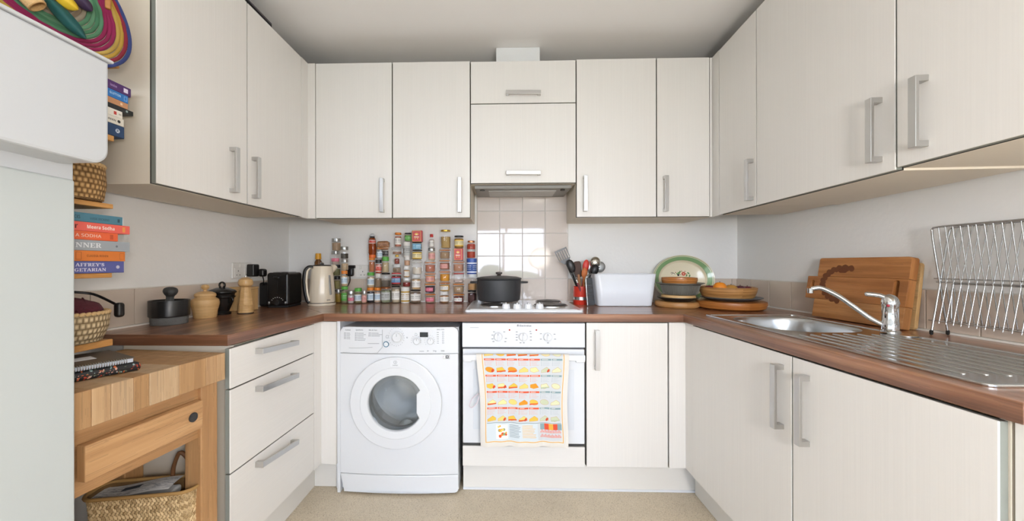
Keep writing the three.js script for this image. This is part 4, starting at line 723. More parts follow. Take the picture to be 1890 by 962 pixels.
stack([['jar', 630, 642, 525, 556, 'green', '#8b8a68', 'green', 'green-lidded, green-labelled jar at the foot of the stack behind the black plug cord', { lh: 0.018, z: 0.1 }], ['jar', 630, 641.5, 496, 525, 'orange', '#cdb089', 'blue', 'orange-lidded jar with a pale blue label standing behind the black plug'],
  ['jar', 630, 643, 475, 496, 'silver', '#b7a283', null, 'silver-lidded jar of pale seeds just above the black plug'], ['jar', 629, 643, 452, 475, 'silver', '#4b4640', null, 'silver-lidded jar of black seeds topping the stack above the black plug', { fill: 0.6 }]]);
stack([['jar', 642, 653.5, 532, 556, 'silver', '#c2b6b2', 'pink', 'silver-lidded jar with a pink band in the front row below the back wall socket', { l0: 0.3, l1: 0.6, z: 0.12 }]]);
stack([['jar', 654.5, 667.5, 528, 556, 'green', '#86805a', 'blue', 'green-lidded jar with a pale blue label in the front row below the back wall socket', { z: 0.1, lh: 0.02 }]]);
stack([['jar', 667.5, 677, 532, 556, 'silver', '#c79a86', 'blush', 'silver-lidded jar of pinkish powder just left of the two orange-lidded jars', { z: 0.11 }]]);
stack([['jar', 677.5, 690.5, 528, 556, 'orange', '#35333a', 'blue', 'orange-lidded jar of black seeds under the amber sauce bottle stack', { lh: 0.017 }], ['jar', 678, 691, 500.5, 528, 'green', '#cdb693', 'blue', 'green-lidded jar with pale blue label second up under the amber sauce bottle', { lh: 0.018 }],
  ['jar', 681, 692, 474, 500.5, 'orange', '#b4714a', null, 'jar of orange-brown powder directly under the amber sauce bottle', { lh: 0.012 }], ['squeeze', 680, 694.5, 427, 474, 'white', '#b0501c', 'red', 'tall amber sauce bottle with a domed white cap topping its stack']]);
stack([['jar', 691, 703, 528, 556, 'orange', '#d6bda6', 'blue', 'orange-lidded jar of pale pink salt in the front row, left of the wide herb jar', { lh: 0.017 }], ['jar', 692.5, 704, 503, 528, 'white', '#8d7a63', null, 'slim jar of brown seeds below the red-labelled jar'],
  ['jar', 693, 704.5, 477, 503, 'black', '#bf5a44', 'red', 'black-lidded jar with a red and white label beside the pale herb jar'], ['jar', 695.5, 706.5, 453.5, 477, 'orange', '#9aa6b0', 'blue', 'orange-lidded jar with a pale blue label under the brown wrapped block', { lh: 0.014 }]]);
stack([['jar', 703, 721.5, 527, 556, 'copper', '#8d9478', 'grey', 'wide jar of grey-green dried herbs with a copper lid in the front row', { lh: 0.008 }], ['jar', 704, 720, 501, 527, 'black', '#6d675e', null, 'wide black-lidded glass jar half full, above the jar of grey-green herbs', { fill: 0.5, lh: 0.009 }],
  ['jar', 705.5, 718, 471.5, 501, 'green', '#bfae8a', null, 'green-lidded jar of pale dried herbs above the wide black-lidded jar', { lh: 0.026 }], ['jar', 706, 717.5, 457, 471.5, 'copper', '#96958c', 'black', 'small jar with a black and white label under the brown wrapped block', { lh: 0.004 }], ['packet', 697, 718.5, 442, 457, null, null, null, 'brown lumpy wrapped block lying on top of two jars']]);
stack([['jar', 723, 738.5, 525, 556, 'black', '#c3b59b', 'white', 'glass jar with a white label at the foot of the stack with the gingham lid', { lh: 0.006 }], ['jar', 722.5, 741, 501, 525, 'gingham', '#5a3a34', 'bluered', 'jar with a red gingham lid and a blue and red label', { lh: 0.006 }],
  ['jar', 725, 740, 486, 501, 'clear', '#8f7b66', null, 'small glass jar of brown seeds above the gingham-lidded jar'], ['bottle', 728, 737.5, 468, 486, 'yellow', '#8a3b2c', null, 'little yellow-capped bottle of red spice under the wide clip-top jar'], ['clip', 724, 742, 454, 468, 'clear', '#9d7c66', null, 'shallow clip-top jar second from top in the stack with the gingham lid', { fill: 0.5 }],
  ['jar', 729, 741, 427.5, 454, 'orange', '#b5705a', 'white', 'orange-lidded jar with a white label topping the stack with the gingham lid', { lh: 0.013 }]]);
stack([['tub', 740, 756, 527, 556, 'white', '#e9e7e2', 'gold', 'white tub with a gold band at the foot of its stack'], ['jar', 743.5, 757.5, 510, 527, 'clear', '#8c2f2a', null, 'small jar of dark red spice just above the white and gold tub', { fill: 0.7 }], ['jar', 745, 756.5, 488.5, 510, 'white', '#c79b62', 'white', 'jar of sandy powder with a white label, two above the white tub'],
  ['jar', 746, 757, 472, 488.5, 'white', '#c7a184', null, 'small jar of pale pink powder under the white emblem tub'], ['tub', 744.5, 758, 444.5, 472, 'white', '#e4e1dc', 'grey', 'white round tub with a grey emblem near the top of its stack'], ['jar', 747, 759.5, 428, 444.5, 'black', '#8a9a72', 'green', 'black-lidded jar with a green label topping the stack over the white tub', { lh: 0.006 }]]);
stack([['jar', 757.5, 777, 532, 556, 'black', '#8a7460', 'white', "black-lidded jar with a white label at the foot of the left red tin's stack", { lh: 0.006 }], ['jar', 760, 776.5, 504, 532, 'clear', '#c9a878', 'white', 'jar of beige granules second up in the stack with a red tin on top'], ['clip', 760.5, 779, 477, 504, 'white', '#ded6c8', null, 'white-sealed clip-top jar half full of white crystals', { fill: 0.6 }],
  ['jar', 761, 779.5, 459, 477, 'black', '#4a3a2a', 'cream', 'black-lidded jar with a yellow label two below the red tin', { lh: 0.005, l0: 0.1, l1: 0.8 }], ['jar', 761, 779, 444.5, 459, 'black', '#2c3c4c', 'sky', 'black-lidded jar with a sky blue label directly under the red tin', { lh: 0.005, l0: 0.05, l1: 0.85 }], ['tin', 761, 780.5, 424, 444.5, null, null, null, 'red square spice tin topping the left of the two tin stacks', { ry: 0.12 }]]);
stack([['clip', 784, 804.5, 538, 556, 'orange', '#b89a84', 'pink', "clip-top jar with a pink label at the foot of the red-capped bottle's stack"], ['clip', 784, 804, 519, 538, 'orange', '#35303a', 'pink', 'clip-top jar of black seeds with a pink label, second up'], ['clip', 784, 804, 500, 519, 'orange', '#e0a078', 'blush', 'clip-top jar of peach powder, third up under the red-capped bottle'],
  ['clip', 784, 804, 479, 500, 'orange', '#b9765e', null, 'clip-top jar of terracotta powder, fourth up under the red-capped bottle'], ['jar', 790.5, 803.5, 455, 479, 'silver', '#c9b092', 'blush', 'silver-lidded jar directly under the red-capped bottle'], ['bottle', 792, 801.5, 430, 455, 'red', '#d3c8c0', 'white', 'slim red-capped bottle topping its stack of jars']]);
stack([['jar', 811, 829, 535, 556, 'white', '#b98a5c', 'white', 'white-lidded round jar of brown powder at the foot of the stack with the tallest jar', { neck: 0.8 }], ['clip', 811, 831, 517, 535, 'orange', '#d2a860', 'white', 'clip-top jar of mustard powder with a white label, second up under the tallest jar'], ['clip', 811, 831, 496, 517, 'orange', '#dd9a2e', null, 'clip-top jar of bright yellow turmeric powder'],
  ['clip', 811, 831, 475.5, 496, 'orange', '#9c6a58', 'blush', 'clip-top jar of brown-red powder, fourth up under the tallest jar'], ['clip', 811, 831, 456.5, 475.5, 'orange', '#a58a6c', null, 'clip-top jar of seeds directly under the tallest jar'], ['jar', 813.5, 832, 422.5, 456.5, 'gold', '#b5975c', null, 'tallest glass jar with a gold lid at the top of the jars', { lh: 0.009, fill: 0.68 }]]);
stack([['clip', 836, 857, 538, 556, 'orange', '#7c3428', 'white', 'clip-top jar of dark red powder, white-labelled, at the foot of its stack'], ['clip', 836, 857, 519, 538, 'orange', '#a98e6e', null, 'clip-top jar of tan seeds, second up left of the black pot'], ['clip', 836, 857, 499, 519, 'red', '#c9b8ae', null, 'red-sealed clip-top jar with little in it, two below the lower red tin', { fill: 0.3 }],
  ['clip', 836, 857, 478, 499, 'orange', '#b58468', null, 'clip-top jar of tan powder directly under the lower red tin'], ['tin', 838, 855.5, 456.5, 478, null, null, null, 'red square spice tin under a black-lidded jar', { ry: 0.05 }], ['jar', 838.5, 856, 433, 456.5, 'black', '#9a7038', 'cream', 'black-lidded jar of brown spice standing on the lower red tin', { lh: 0.008 }]]);
stack([['jar', 863, 879, 533, 556, 'black', '#4c2e2c', null, 'jar of dark peppercorns at the foot of the stack next to the black pot', { lh: 0.008 }], ['jar', 863.5, 880, 503, 533, 'clear', '#c59a68', null, 'glass jar of tan chips second up next to the black pot', { fill: 0.5 }], ['tub', 861.5, 880, 474.5, 503, 'blue', '#2d4f9e', 'navy', 'blue-lidded tub with a white and blue label'],
  ['jar', 861.5, 878, 442, 474.5, 'copper', '#a83a24', 'grey', 'tall jar of brick-red chilli paste on top of the blue tub', { lh: 0.01, l0: 0.42, l1: 0.56, neck: 0.75, fill: 0.9 }]]);
{ // yellow-capped bottle on the counter behind the kettle
  const b = onZ(587.5, 500, 0.06), h = yAt(467, b) - WT, r = 6.6 * mpp(b), t = thing('spice_bottle', 'brown glass bottle with a yellow cap standing behind the kettle', 'bottle', V(b.x, WT, b.z), 0, JG);
  mk('glass', lathe([[0, 0], [r * 0.95, 0], [r, 0.004], [r, h * 0.82], [r * 0.55, h * 0.88], [r * 0.5, h * 0.9], [0, h * 0.9]], 24), phy({ color: '#6a3f16', roughness: 0.12, clearcoat: 0.5 }), t);
  mk('cap', cyl(r * 0.8, r * 0.72, h * 0.12, 0, h * 0.88, 0, 24), flat('#e0a024', 0.4), t); band(r * 1.006, h * 0.55, h * 0.76, lblMat.cream, t);
}

// ---------------------------------------------------------------- pot on the hob
{
  const p = onZ(921, 555, 0.165), s = mpp(p), y0 = 0.9367, r = 40.5 * s, h = yAt(515, p) - 0.9367, t = thing('casserole', 'black cast-iron casserole with a lid on the back left hotplate', 'pot', V(onZ(921, 530, p.z).x, y0, p.z));
  mk('body', lathe([[0, 0], [r * 0.9, 0], [r * 0.95, 0.006], [r * 0.985, h * 0.4], [r, h * 0.97], [r * 0.97, h], [0, h * 0.99]], 64), M.castIron, t);
  const lid = mk('lid', lathe([[r * 1.01, h], [r * 1.03, h + 0.004], [r * 1.0, h + 0.009], [r * 0.8, h + 0.015], [r * 0.4, h + 0.02], [0, h + 0.021]], 64), M.castIron, t);
  mk('knob', lathe([[0.014, h + 0.02], [0.011, h + 0.028], [0.02, h + 0.034], [0.02, h + 0.042], [0.0, h + 0.045]], 24), flat('#3a2d26', 0.5), lid);
  for (const q of [-1, 1]) { const sh = new THREE.Shape(); sh.moveTo(0, -0.045); sh.quadraticCurveTo(0.048, -0.04, 0.048, 0); sh.quadraticCurveTo(0.048, 0.04, 0, 0.045); mk('handle', ext(sh, 0.011, 0.003).rotateX(-Math.PI / 2).rotateY(q > 0 ? 0 : Math.PI).translate(q * r * 0.965, h * 0.9, 0), M.castIron, t); }
}

// ---------------------------------------------------------------- utensils in their red tin
{
  const q = stand(1072.5, 562.5, 29.5), r = q.r, h = 33 * q.s, P0 = q.p, t = thing('utensil_tin', 'red tin with a silver band holding kitchen utensils', 'utensil holder', P0);
  mk('tin', lathe([[0, 0.004], [r * 0.94, 0.004], [r * 0.94, h - 0.001], [r, h], [r, 0.002], [r * 0.98, 0], [0, 0]], 40), phy({ color: '#d33a2a', roughness: 0.3, clearcoat: 0.4 }), t);
  mk('silver_band', new THREE.CylinderGeometry(r * 1.012, r * 1.012, h * 0.17, 40, 1, true).translate(0, h * 0.34, 0), M.steel, t);
  // each utensil: foot inside the tin, tip at a place in the photograph, own distance
  const uten = (name, label, cat, u, v, dz, foot, make) => {
    const tip = onZ(u, v, P0.z + dz), a = V(P0.x + foot[0] * r, P0.y + 0.008, P0.z + foot[1] * r), d = tip.clone().sub(a), L = d.length(), g = thing(name, label, cat, a);
    g.quaternion.setFromUnitVectors(V(0, 1, 0), d.normalize()); make(g, L); return g;
  };
  const bar = (L0, L1, w, dd) => rbox(w, L1 - L0, dd, 0, (L0 + L1) / 2, 0, Math.min(w, dd) * 0.45, 3);
  uten('slotted_turner', 'black-handled steel slotted turner leaning left out of the red tin', 'spatula', 1034, 460, -0.01, [0.5, -0.3], (g, L) => {
    mk('handle', bar(0, L - 0.1, 0.014, 0.008), M.blackPlastic, g);
    const s = poly([[-0.012, L - 0.1], [0.012, L - 0.1], [0.036, L - 0.07], [0.04, L], [-0.04, L], [-0.036, L - 0.07]]);
    for (let k = -2; k <= 2; k++) { const x = k * 0.0145, e = new THREE.Path(); e.moveTo(x - 0.0042, L - 0.068); e.lineTo(x - 0.0042, L - 0.01); e.lineTo(x + 0.0042, L - 0.01); e.lineTo(x + 0.0042, L - 0.068); e.closePath(); s.holes.push(e); }
    mk('blade', ext(s, 0.003, 0.0008).translate(0, 0, 0.0015), flat('#3c3d3f', 0.3, 0.4), g);
  });
  const spoonHead = (L, w, l, dp) => { const s = new THREE.SphereGeometry(1, 28, 14, 0, Math.PI * 2, Math.PI / 2, Math.PI / 2).rotateX(Math.PI / 2 * -1).scale(w / 2, l / 2, dp); return s.translate(0, L - l / 2, 0); };
  const dbl = (c, ro, me) => std({ color: c, roughness: ro, metalness: me ?? 0, side: THREE.DoubleSide });
  uten('serving_spoon', 'black serving spoon in the red tin, just right of the slotted turner', 'spoon', 1050, 479, 0.02, [0.3, 0.3], (g, L) => { mk('handle', bar(0, L - 0.06, 0.011, 0.007), M.blackPlastic, g); mk('bowl', spoonHead(L, 0.046, 0.085, 0.012), dbl('#1a1a1b', 0.35), g); });
  uten('wooden_spatula', 'dark worn wooden spatula standing upright in the red tin', 'spatula', 1065, 482, 0.0, [0.1, -0.2], (g, L) => { mk('handle', bar(0, L - 0.08, 0.016, 0.008), flat('#a9744a', 0.6), g); mk('blade', ext(rrect(-0.022, L - 0.1, 0.022, L, 0.014), 0.007, 0.002).translate(0, 0, 0.0035), flat('#4a3126', 0.6), g); });
  uten('silicone_spoon', 'red silicone spoon in the red tin, curving behind the wooden spoon', 'spoon', 1083, 479, -0.02, [0.0, -0.6], (g, L) => { mk('handle', bar(0, L - 0.06, 0.011, 0.007), flat('#c4352b', 0.45), g); mk('bowl', spoonHead(L, 0.04, 0.08, 0.012), dbl('#cf3b30', 0.45), g); });
  uten('wooden_spoon', 'orange-brown wooden spoon in the red tin', 'spoon', 1079, 494, 0.03, [0.15, 0.45], (g, L) => { mk('handle', bar(0, L - 0.05, 0.01, 0.008), flat('#c97a3e', 0.6), g); mk('bowl', spoonHead(L, 0.036, 0.066, 0.01), dbl('#bd6a34', 0.6), g); });
  uten('ladle', 'large shiny steel ladle with its bowl up, leaning right out of the red tin', 'ladle', 1102, 474, -0.008, [-0.2, 0.1], (g, L) => { mk('handle', bar(0, L - 0.05, 0.012, 0.006), M.blackPlastic, g); mk('bowl', spoonHead(L, 0.066, 0.074, 0.028), std({ color: '#c9c6be', metalness: 1, roughness: 0.2, side: THREE.DoubleSide }), g); });
  uten('steel_spoon', 'grey steel spoon behind the ladle in the red tin', 'spoon', 1095, 480, -0.03, [-0.3, -0.5], (g, L) => { mk('handle', bar(0, L - 0.05, 0.01, 0.005), M.steel, g); mk('bowl', spoonHead(L, 0.055, 0.08, 0.012), dbl('#a8a8a6', 0.35, 0.8), g); });
  uten('skimmer', 'round grey skimmer behind the ladle, furthest right in the red tin', 'skimmer', 1113, 484, -0.035, [-0.55, -0.35], (g, L) => { mk('handle', bar(0, L - 0.05, 0.01, 0.005), M.steel, g); mk('bowl', spoonHead(L, 0.066, 0.07, 0.01), dbl('#9c9d9c', 0.4, 0.7), g); });
  uten('pasta_server', 'black toothed pasta server hanging over the right side of the red tin', 'pasta server', 1101, 488, 0.02, [0.1, 0.4], (g, L) => {
    mk('handle', bar(0, L - 0.05, 0.012, 0.007), M.blackPlastic, g); const hd = mk('head', spoonHead(L, 0.05, 0.07, 0.016), dbl('#171718', 0.4), g);
    for (let k = 0; k < 5; k++) for (const s of [-1, 1]) mk('tooth', new THREE.ConeGeometry(0.0035, 0.02, 8).rotateX(Math.PI / 2).translate(s * 0.02, L - 0.06 + k * 0.012, 0.012), M.blackPlastic, hd);
  });
  uten('peeler', 'short red-handled peeler low in the red tin', 'peeler', 1064, 516, 0.05, [0.35, 0.7], (g, L) => { mk('handle', bar(0, L - 0.02, 0.012, 0.009), flat('#7c2f36', 0.4), g); mk('blade', bar(L - 0.03, L, 0.009, 0.003), M.steel, g); });
}
// white tub, steel grater
{
  const y = WT, zf = onY(1155, 566, y).z, L = onZ(1105, 560, zf).x, Rr = onZ(1207, 560, zf).x, L1 = onZ(1097.5, 510, zf).x, R1 = onZ(1212.5, 510, zf).x, h = yAt(506, V(1, 0, zf)) - y, cx = (L + Rr) / 2, d = Math.min(0.135, zf - 0.03);
  const t = thing('white_tub', 'white rectangular open tub beside the utensil tin', 'tub', V(cx, y, zf - d / 2));
  const wB = (Rr - L) / 2, wT = (R1 - L1) / 2, N = 60, ring = (w, dd, yy, r) => rrect(-w, -dd, w, dd, r, new THREE.Path()).getSpacedPoints(N).slice(0, N).map((p) => [p.x, yy, p.y]);
  const rings = [ring(wB - 0.012, d / 2 - 0.022, 0, 0.012), ring(wB - 0.003, d / 2 - 0.013, 0.003, 0.02), ring(wB, d / 2 - 0.01, 0.012, 0.024), ring(wT, d / 2, h - 0.003, 0.026), ring(wT - 0.002, d / 2 - 0.002, h, 0.025), ring(wT - 0.005, d / 2 - 0.005, h - 0.002, 0.022), ring(wB - 0.006, d / 2 - 0.016, 0.014, 0.018), ring(wB - 0.016, d / 2 - 0.03, 0.006, 0.01)];
  const pos = rings.flat(2), idx = []; for (let j = 0; j < rings.length - 1; j++) for (let i = 0; i < N; i++) { const a = j * N + i, b = j * N + (i + 1) % N; idx.push(a, b, a + N, b, b + N, a + N); }
  for (const [j, f] of [[0, 1], [rings.length - 1, 0]]) { const c = pos.length / 3; pos.push(0, rings[j][0][1], 0); for (let i = 0; i < N; i++) { const a = j * N + i, b = j * N + (i + 1) % N; idx.push(...(f ? [a, c, b] : [a, b, c])); } }
  const g = new THREE.BufferGeometry(); g.setAttribute('position', new THREE.Float32BufferAttribute(pos, 3)); g.setIndex(idx.reverse()); g.computeVertexNormals();
  mk('tub', toCreasedNormals(g, 0.7), std({ color: '#e2e6ec', roughness: 0.3, side: THREE.DoubleSide }), t);
  mk('rim', (() => { const s = rrect(-wT - 0.001, -d / 2 - 0.001, wT + 0.001, d / 2 + 0.001, 0.027); s.holes.push(rrect(-wT + 0.004, -d / 2 + 0.004, wT - 0.004, d / 2 - 0.004, 0.022, new THREE.Path())); return ext(s, 0.005, 0.0015).rotateX(-Math.PI / 2).translate(0, h + 0.0005, 0); })(), flat('#d3d7dc', 0.35), t);
  const gx = onZ(1098, 535, zf - 0.04).x, gt = thing('grater', 'flat grey steel grater leaning against the left end of the white tub', 'grater', V(gx - 0.004, y, zf - 0.06)); gt.rotation.z = 0.07; gt.rotation.y = -0.75; gt.position.x -= 0.014;
  const s = rrect(-0.045, 0, 0.045, 0.165, 0.012); for (let i = 0; i < 5; i++) for (let j = 0; j < 8; j++) { const e = new THREE.Path(); e.absarc(-0.03 + i * 0.015, 0.03 + j * 0.014, 0.0035, 0, 7, true); s.holes.push(e); }
  mk('plate', ext(s, 0.003, 0.0006, 5).rotateY(Math.PI / 2), flat('#8f9294', 0.35, 0.8), gt); mk('frame', tube([[0.004, 0.004, -0.046], [0.004, 0.165, -0.046], [0.004, 0.185, 0], [0.004, 0.165, 0.046], [0.004, 0.004, 0.046]], 0.003, 40, 8), M.steel, gt);
}
// platter leaning on the back wall
{
  const zc = 0.045, c = onZ(1259.5, 520, zc), s = mpp(c), a = 56 * s, topY = yAt(472, V(c.x, 0, 0.03)), b = (topY - WT - 0.002) / 2 / Math.cos(0.12);
  const t = thing('platter', 'oval cream platter with a green rim and a floral motif, leaning on the back wall', 'platter', V(c.x, WT + 0.002, 0.058)); t.rotation.x = -0.12;
  const pat = canvas(1024, 820, (g, w, h) => {
    const E = (k, col) => { g.fillStyle = col; g.beginPath(); g.ellipse(w / 2, h / 2, w / 2 * k, h / 2 * k, 0, 0, 7); g.fill(); };
    g.fillStyle = '#efe6cf'; g.fillRect(0, 0, w, h); E(1, '#e6d9bd'); E(0.975, '#86ab78'); E(0.955, '#e9dfc6'); E(0.935, '#86ab78'); E(0.79, '#e6dbbd'); E(0.775, '#efe4c4'); E(0.72, '#e3d6b4'); E(0.70, '#f0e6c8');
    const cx = w / 2 - 10, cy = h * 0.40; g.strokeStyle = '#4c4038'; g.lineWidth = 7; for (const [x, y, r0] of [[-130, 10, 30], [-150, -10, 22], [-30, 24, 28]]) { g.beginPath(); g.arc(cx + x, cy + y, r0, 3.4, 6); g.stroke(); }
    g.fillStyle = '#5d8a4f'; for (const [x, y] of [[-40, -20], [-62, -4], [-20, -40], [90, 20], [120, -20], [140, 26]]) { g.beginPath(); g.ellipse(cx + x, cy + y, 22, 12, x, 0, 7); g.fill(); }
    g.fillStyle = '#c44e34'; g.beginPath(); g.arc(cx + 40, cy - 8, 34, 0, 7); g.fill(); g.fillStyle = '#e8a58c'; g.beginPath(); g.arc(cx + 40, cy - 8, 15, 0, 7); g.fill(); g.fillStyle = '#2f2c3a'; g.beginPath(); g.arc(cx - 48, cy + 14, 18, 0, 7); g.fill();
    g.fillStyle = '#a5683c'; for (const [x, y] of [[10, -54], [66, -50], [84, -8], [-90, -30]]) { g.beginPath(); g.arc(cx + x, cy + y, 9, 0, 7); g.fill(); }
  });
  const g = uvFront(lathe([[0, 0], [0.72, 0], [0.74, 0.004], [0.79, 0.03], [0.82, 0.036], [0.985, 0.052], [1, 0.055], [0.985, 0.044], [0.8, 0.022], [0.72, -0.008], [0, -0.008]], 72).rotateX(Math.PI / 2).scale(a, b, 0.45).translate(0, b, 0), -a, 0, 2 * a, 2 * b);
  mk('plate', g, phy({ map: pat, roughness: 0.2, clearcoat: 0.7 }), t);
}
// left stack: board, black plate, wooden plate, pewter bowl, wooden bowl
{
  const q = stand(1249, 569.5, 78), s = q.s, P = q.p; let y = WT;
  const put = (name, label, cat, u0, u1, prof, mat, hpx, dx = 0) => { const r = (u1 - u0) / 2 * s, h = hpx * s, t = thing(name, label, cat, V(onZ((u0 + u1) / 2, 540, P.z).x + dx, y, P.z)); mk(prof.part ?? 'body', lathe(prof(r, h), 56), mat, t); return [t, r, h]; };
  const disc = (r, h) => [[0, 0], [r * 0.9, 0], [r * 0.98, h * 0.25], [r, h * 0.6], [r * 0.97, h * 0.95], [r * 0.94, h], [0, h]];
  put('round_board', 'round pale wooden board at the bottom of the stack by the platter', 'board', 1211, 1288, disc, M.olive, 10.5); y += 10.5 * s;
  put('black_plate', 'black plate on the round board in the stack by the platter', 'plate', 1216, 1285, (r, h) => [[0, 0], [r * 0.6, 0], [r * 0.7, h * 0.15], [r, h * 0.85], [r * 0.99, h], [r * 0.7, h * 0.4], [0, h * 0.35]], M.stone, 8); y += 8 * s * 0.36;
  put('wooden_plate', 'small wooden plate under the grey fluted bowl', 'plate', 1222, 1281, disc, M.pale, 9); y += 9 * s + 0.0005;
  { const [t, r, h] = put('pewter_bowl', 'grey fluted metal bowl with a flared rim in the stack', 'bowl', 1214, 1296, (r, h) => [[0, 0], [r * 0.62, 0], [r * 0.68, h * 0.06], [r * 0.76, h * 0.4], [r * 0.82, h * 0.82], [r * 0.86, h * 0.88], [r, h * 0.96], [r * 0.995, h], [r * 0.84, h * 0.93], [r * 0.78, h * 0.8], [r * 0.7, h * 0.4], [r * 0.6, h * 0.1], [0, h * 0.08]], std({ color: '#7c7c74', metalness: 0.55, roughness: 0.5 }), 22);
    const fl = []; for (let k = 0; k < 56; k++) { const a = k / 56 * Math.PI * 2; fl.push(rod([r * 0.7 * Math.cos(a), h * 0.08, r * 0.7 * Math.sin(a)], [r * 0.825 * Math.cos(a), h * 0.8, r * 0.825 * Math.sin(a)], 0.0016, 5)); } mk('fluting', fl, std({ color: '#8a8a82', metalness: 0.55, roughness: 0.5 }), t).userData.kind = 'stuff';
    y += h * 0.62; }
  put('wooden_bowl', 'shallow wooden bowl set in the grey fluted bowl, topmost of the stack', 'bowl', 1223, 1284, (r, h) => [[0, 0], [r * 0.7, 0], [r * 0.92, h * 0.3], [r, h * 0.75], [r * 0.99, h], [r * 0.93, h * 0.98], [r * 0.8, h * 0.5], [r * 0.5, h * 0.25], [0, h * 0.22]], std({ map: T_olive, roughness: 0.25, color: '#ffe2c4' }), 18);
}
// right stack: board, slate plate, wooden bowl with fruit
{
  const q = stand(1348, 574, 114), s = q.s, P = q.p; let y = WT;
  const X = (u0, u1) => onZ((u0 + u1) / 2, 550, P.z).x;
  let t = thing('round_board', 'large round brown wooden board under the fruit bowl', 'board', V(X(1290, 1405), y, P.z)), r = 57 * s, h = 15 * s;
  mk('body', lathe([[0, 0], [r * 0.84, 0], [r * 0.95, h * 0.2], [r, h * 0.65], [r * 0.985, h * 0.95], [r * 0.95, h], [0, h * 0.98]], 64), std({ map: T_olive, roughness: 0.4, color: '#f4d3ae' }), t); y += h;
  t = thing('slate_plate', 'dark grey-blue plate under the fruit bowl', 'plate', V(X(1298, 1399), y, P.z)); r = 50 * s; h = 7 * s;
  mk('body', lathe([[0, 0], [r * 0.6, 0], [r * 0.75, h * 0.2], [r, h * 0.85], [r * 0.99, h], [r * 0.72, h * 0.5], [0, h * 0.42]], 64), flat('#4b5257', 0.35), t); y += h * 0.45;
  t = thing('fruit_bowl', 'carved wooden bowl holding fruit, on the dark plate', 'bowl', V(X(1296, 1389), y, P.z)); r = 46.5 * s; h = 22 * s; const c = t.position;
  mk('body', lathe([[0, 0], [r * 0.78, 0], [r * 0.9, h * 0.2], [r * 0.98, h * 0.65], [r, h * 0.97], [r * 0.97, h], [r * 0.93, h * 0.9], [r * 0.86, h * 0.4], [r * 0.7, h * 0.2], [0, h * 0.16]], 64), M.olive, t);
  const fruit = (name, label, u, v, rp, col, dz, sc = [1, 1, 1]) => { const R0 = rp * s, p = onZ(u, v, P.z + dz), f = thing(name, label, 'fruit', V(p.x, Math.max(y + h * 0.62 + R0 * sc[1] * 0.6, p.y), p.z)), g = new THREE.SphereGeometry(R0, 28, 20), a = g.attributes.position; for (let i = 0; i < a.count; i++) { const k = 1 - 0.1 * Math.pow(Math.abs(a.getY(i)) / R0, 8); a.setY(i, a.getY(i) * k); } g.scale(...sc); mk('skin', g, std({ color: col, roughness: 0.45, bumpMap: plasterBump, bumpScale: 0.0006 }), f); mk('stalk', cyl(0.002, 0.0015, 0.006, 0, R0 * sc[1] * 0.88, 0, 8), flat('#4d3a22', 0.8), f); };
  fruit('orange', 'bright orange fruit on top of the wooden fruit bowl', 1328.5, 531, 11, '#e88a1e', 0.03);
  fruit('pear', 'yellow-brown fruit beside the orange in the wooden bowl', 1349, 533, 9.5, '#b9873a', 0.035, [1.15, 0.85, 1]);
  fruit('plum', 'dark red plum at the left edge of the wooden bowl', 1309, 536, 8, '#6a2a2e', 0.0, [1.1, 0.9, 1]); fruit('plum', 'dark purple plum right of the yellow-brown fruit', 1366, 538, 8, '#51222e', 0.02, [1.1, 0.9, 1]); fruit('plum', 'dark red plum at the right edge of the wooden bowl', 1379, 540, 7, '#6b2733', -0.01, [1.2, 0.85, 1]);
}
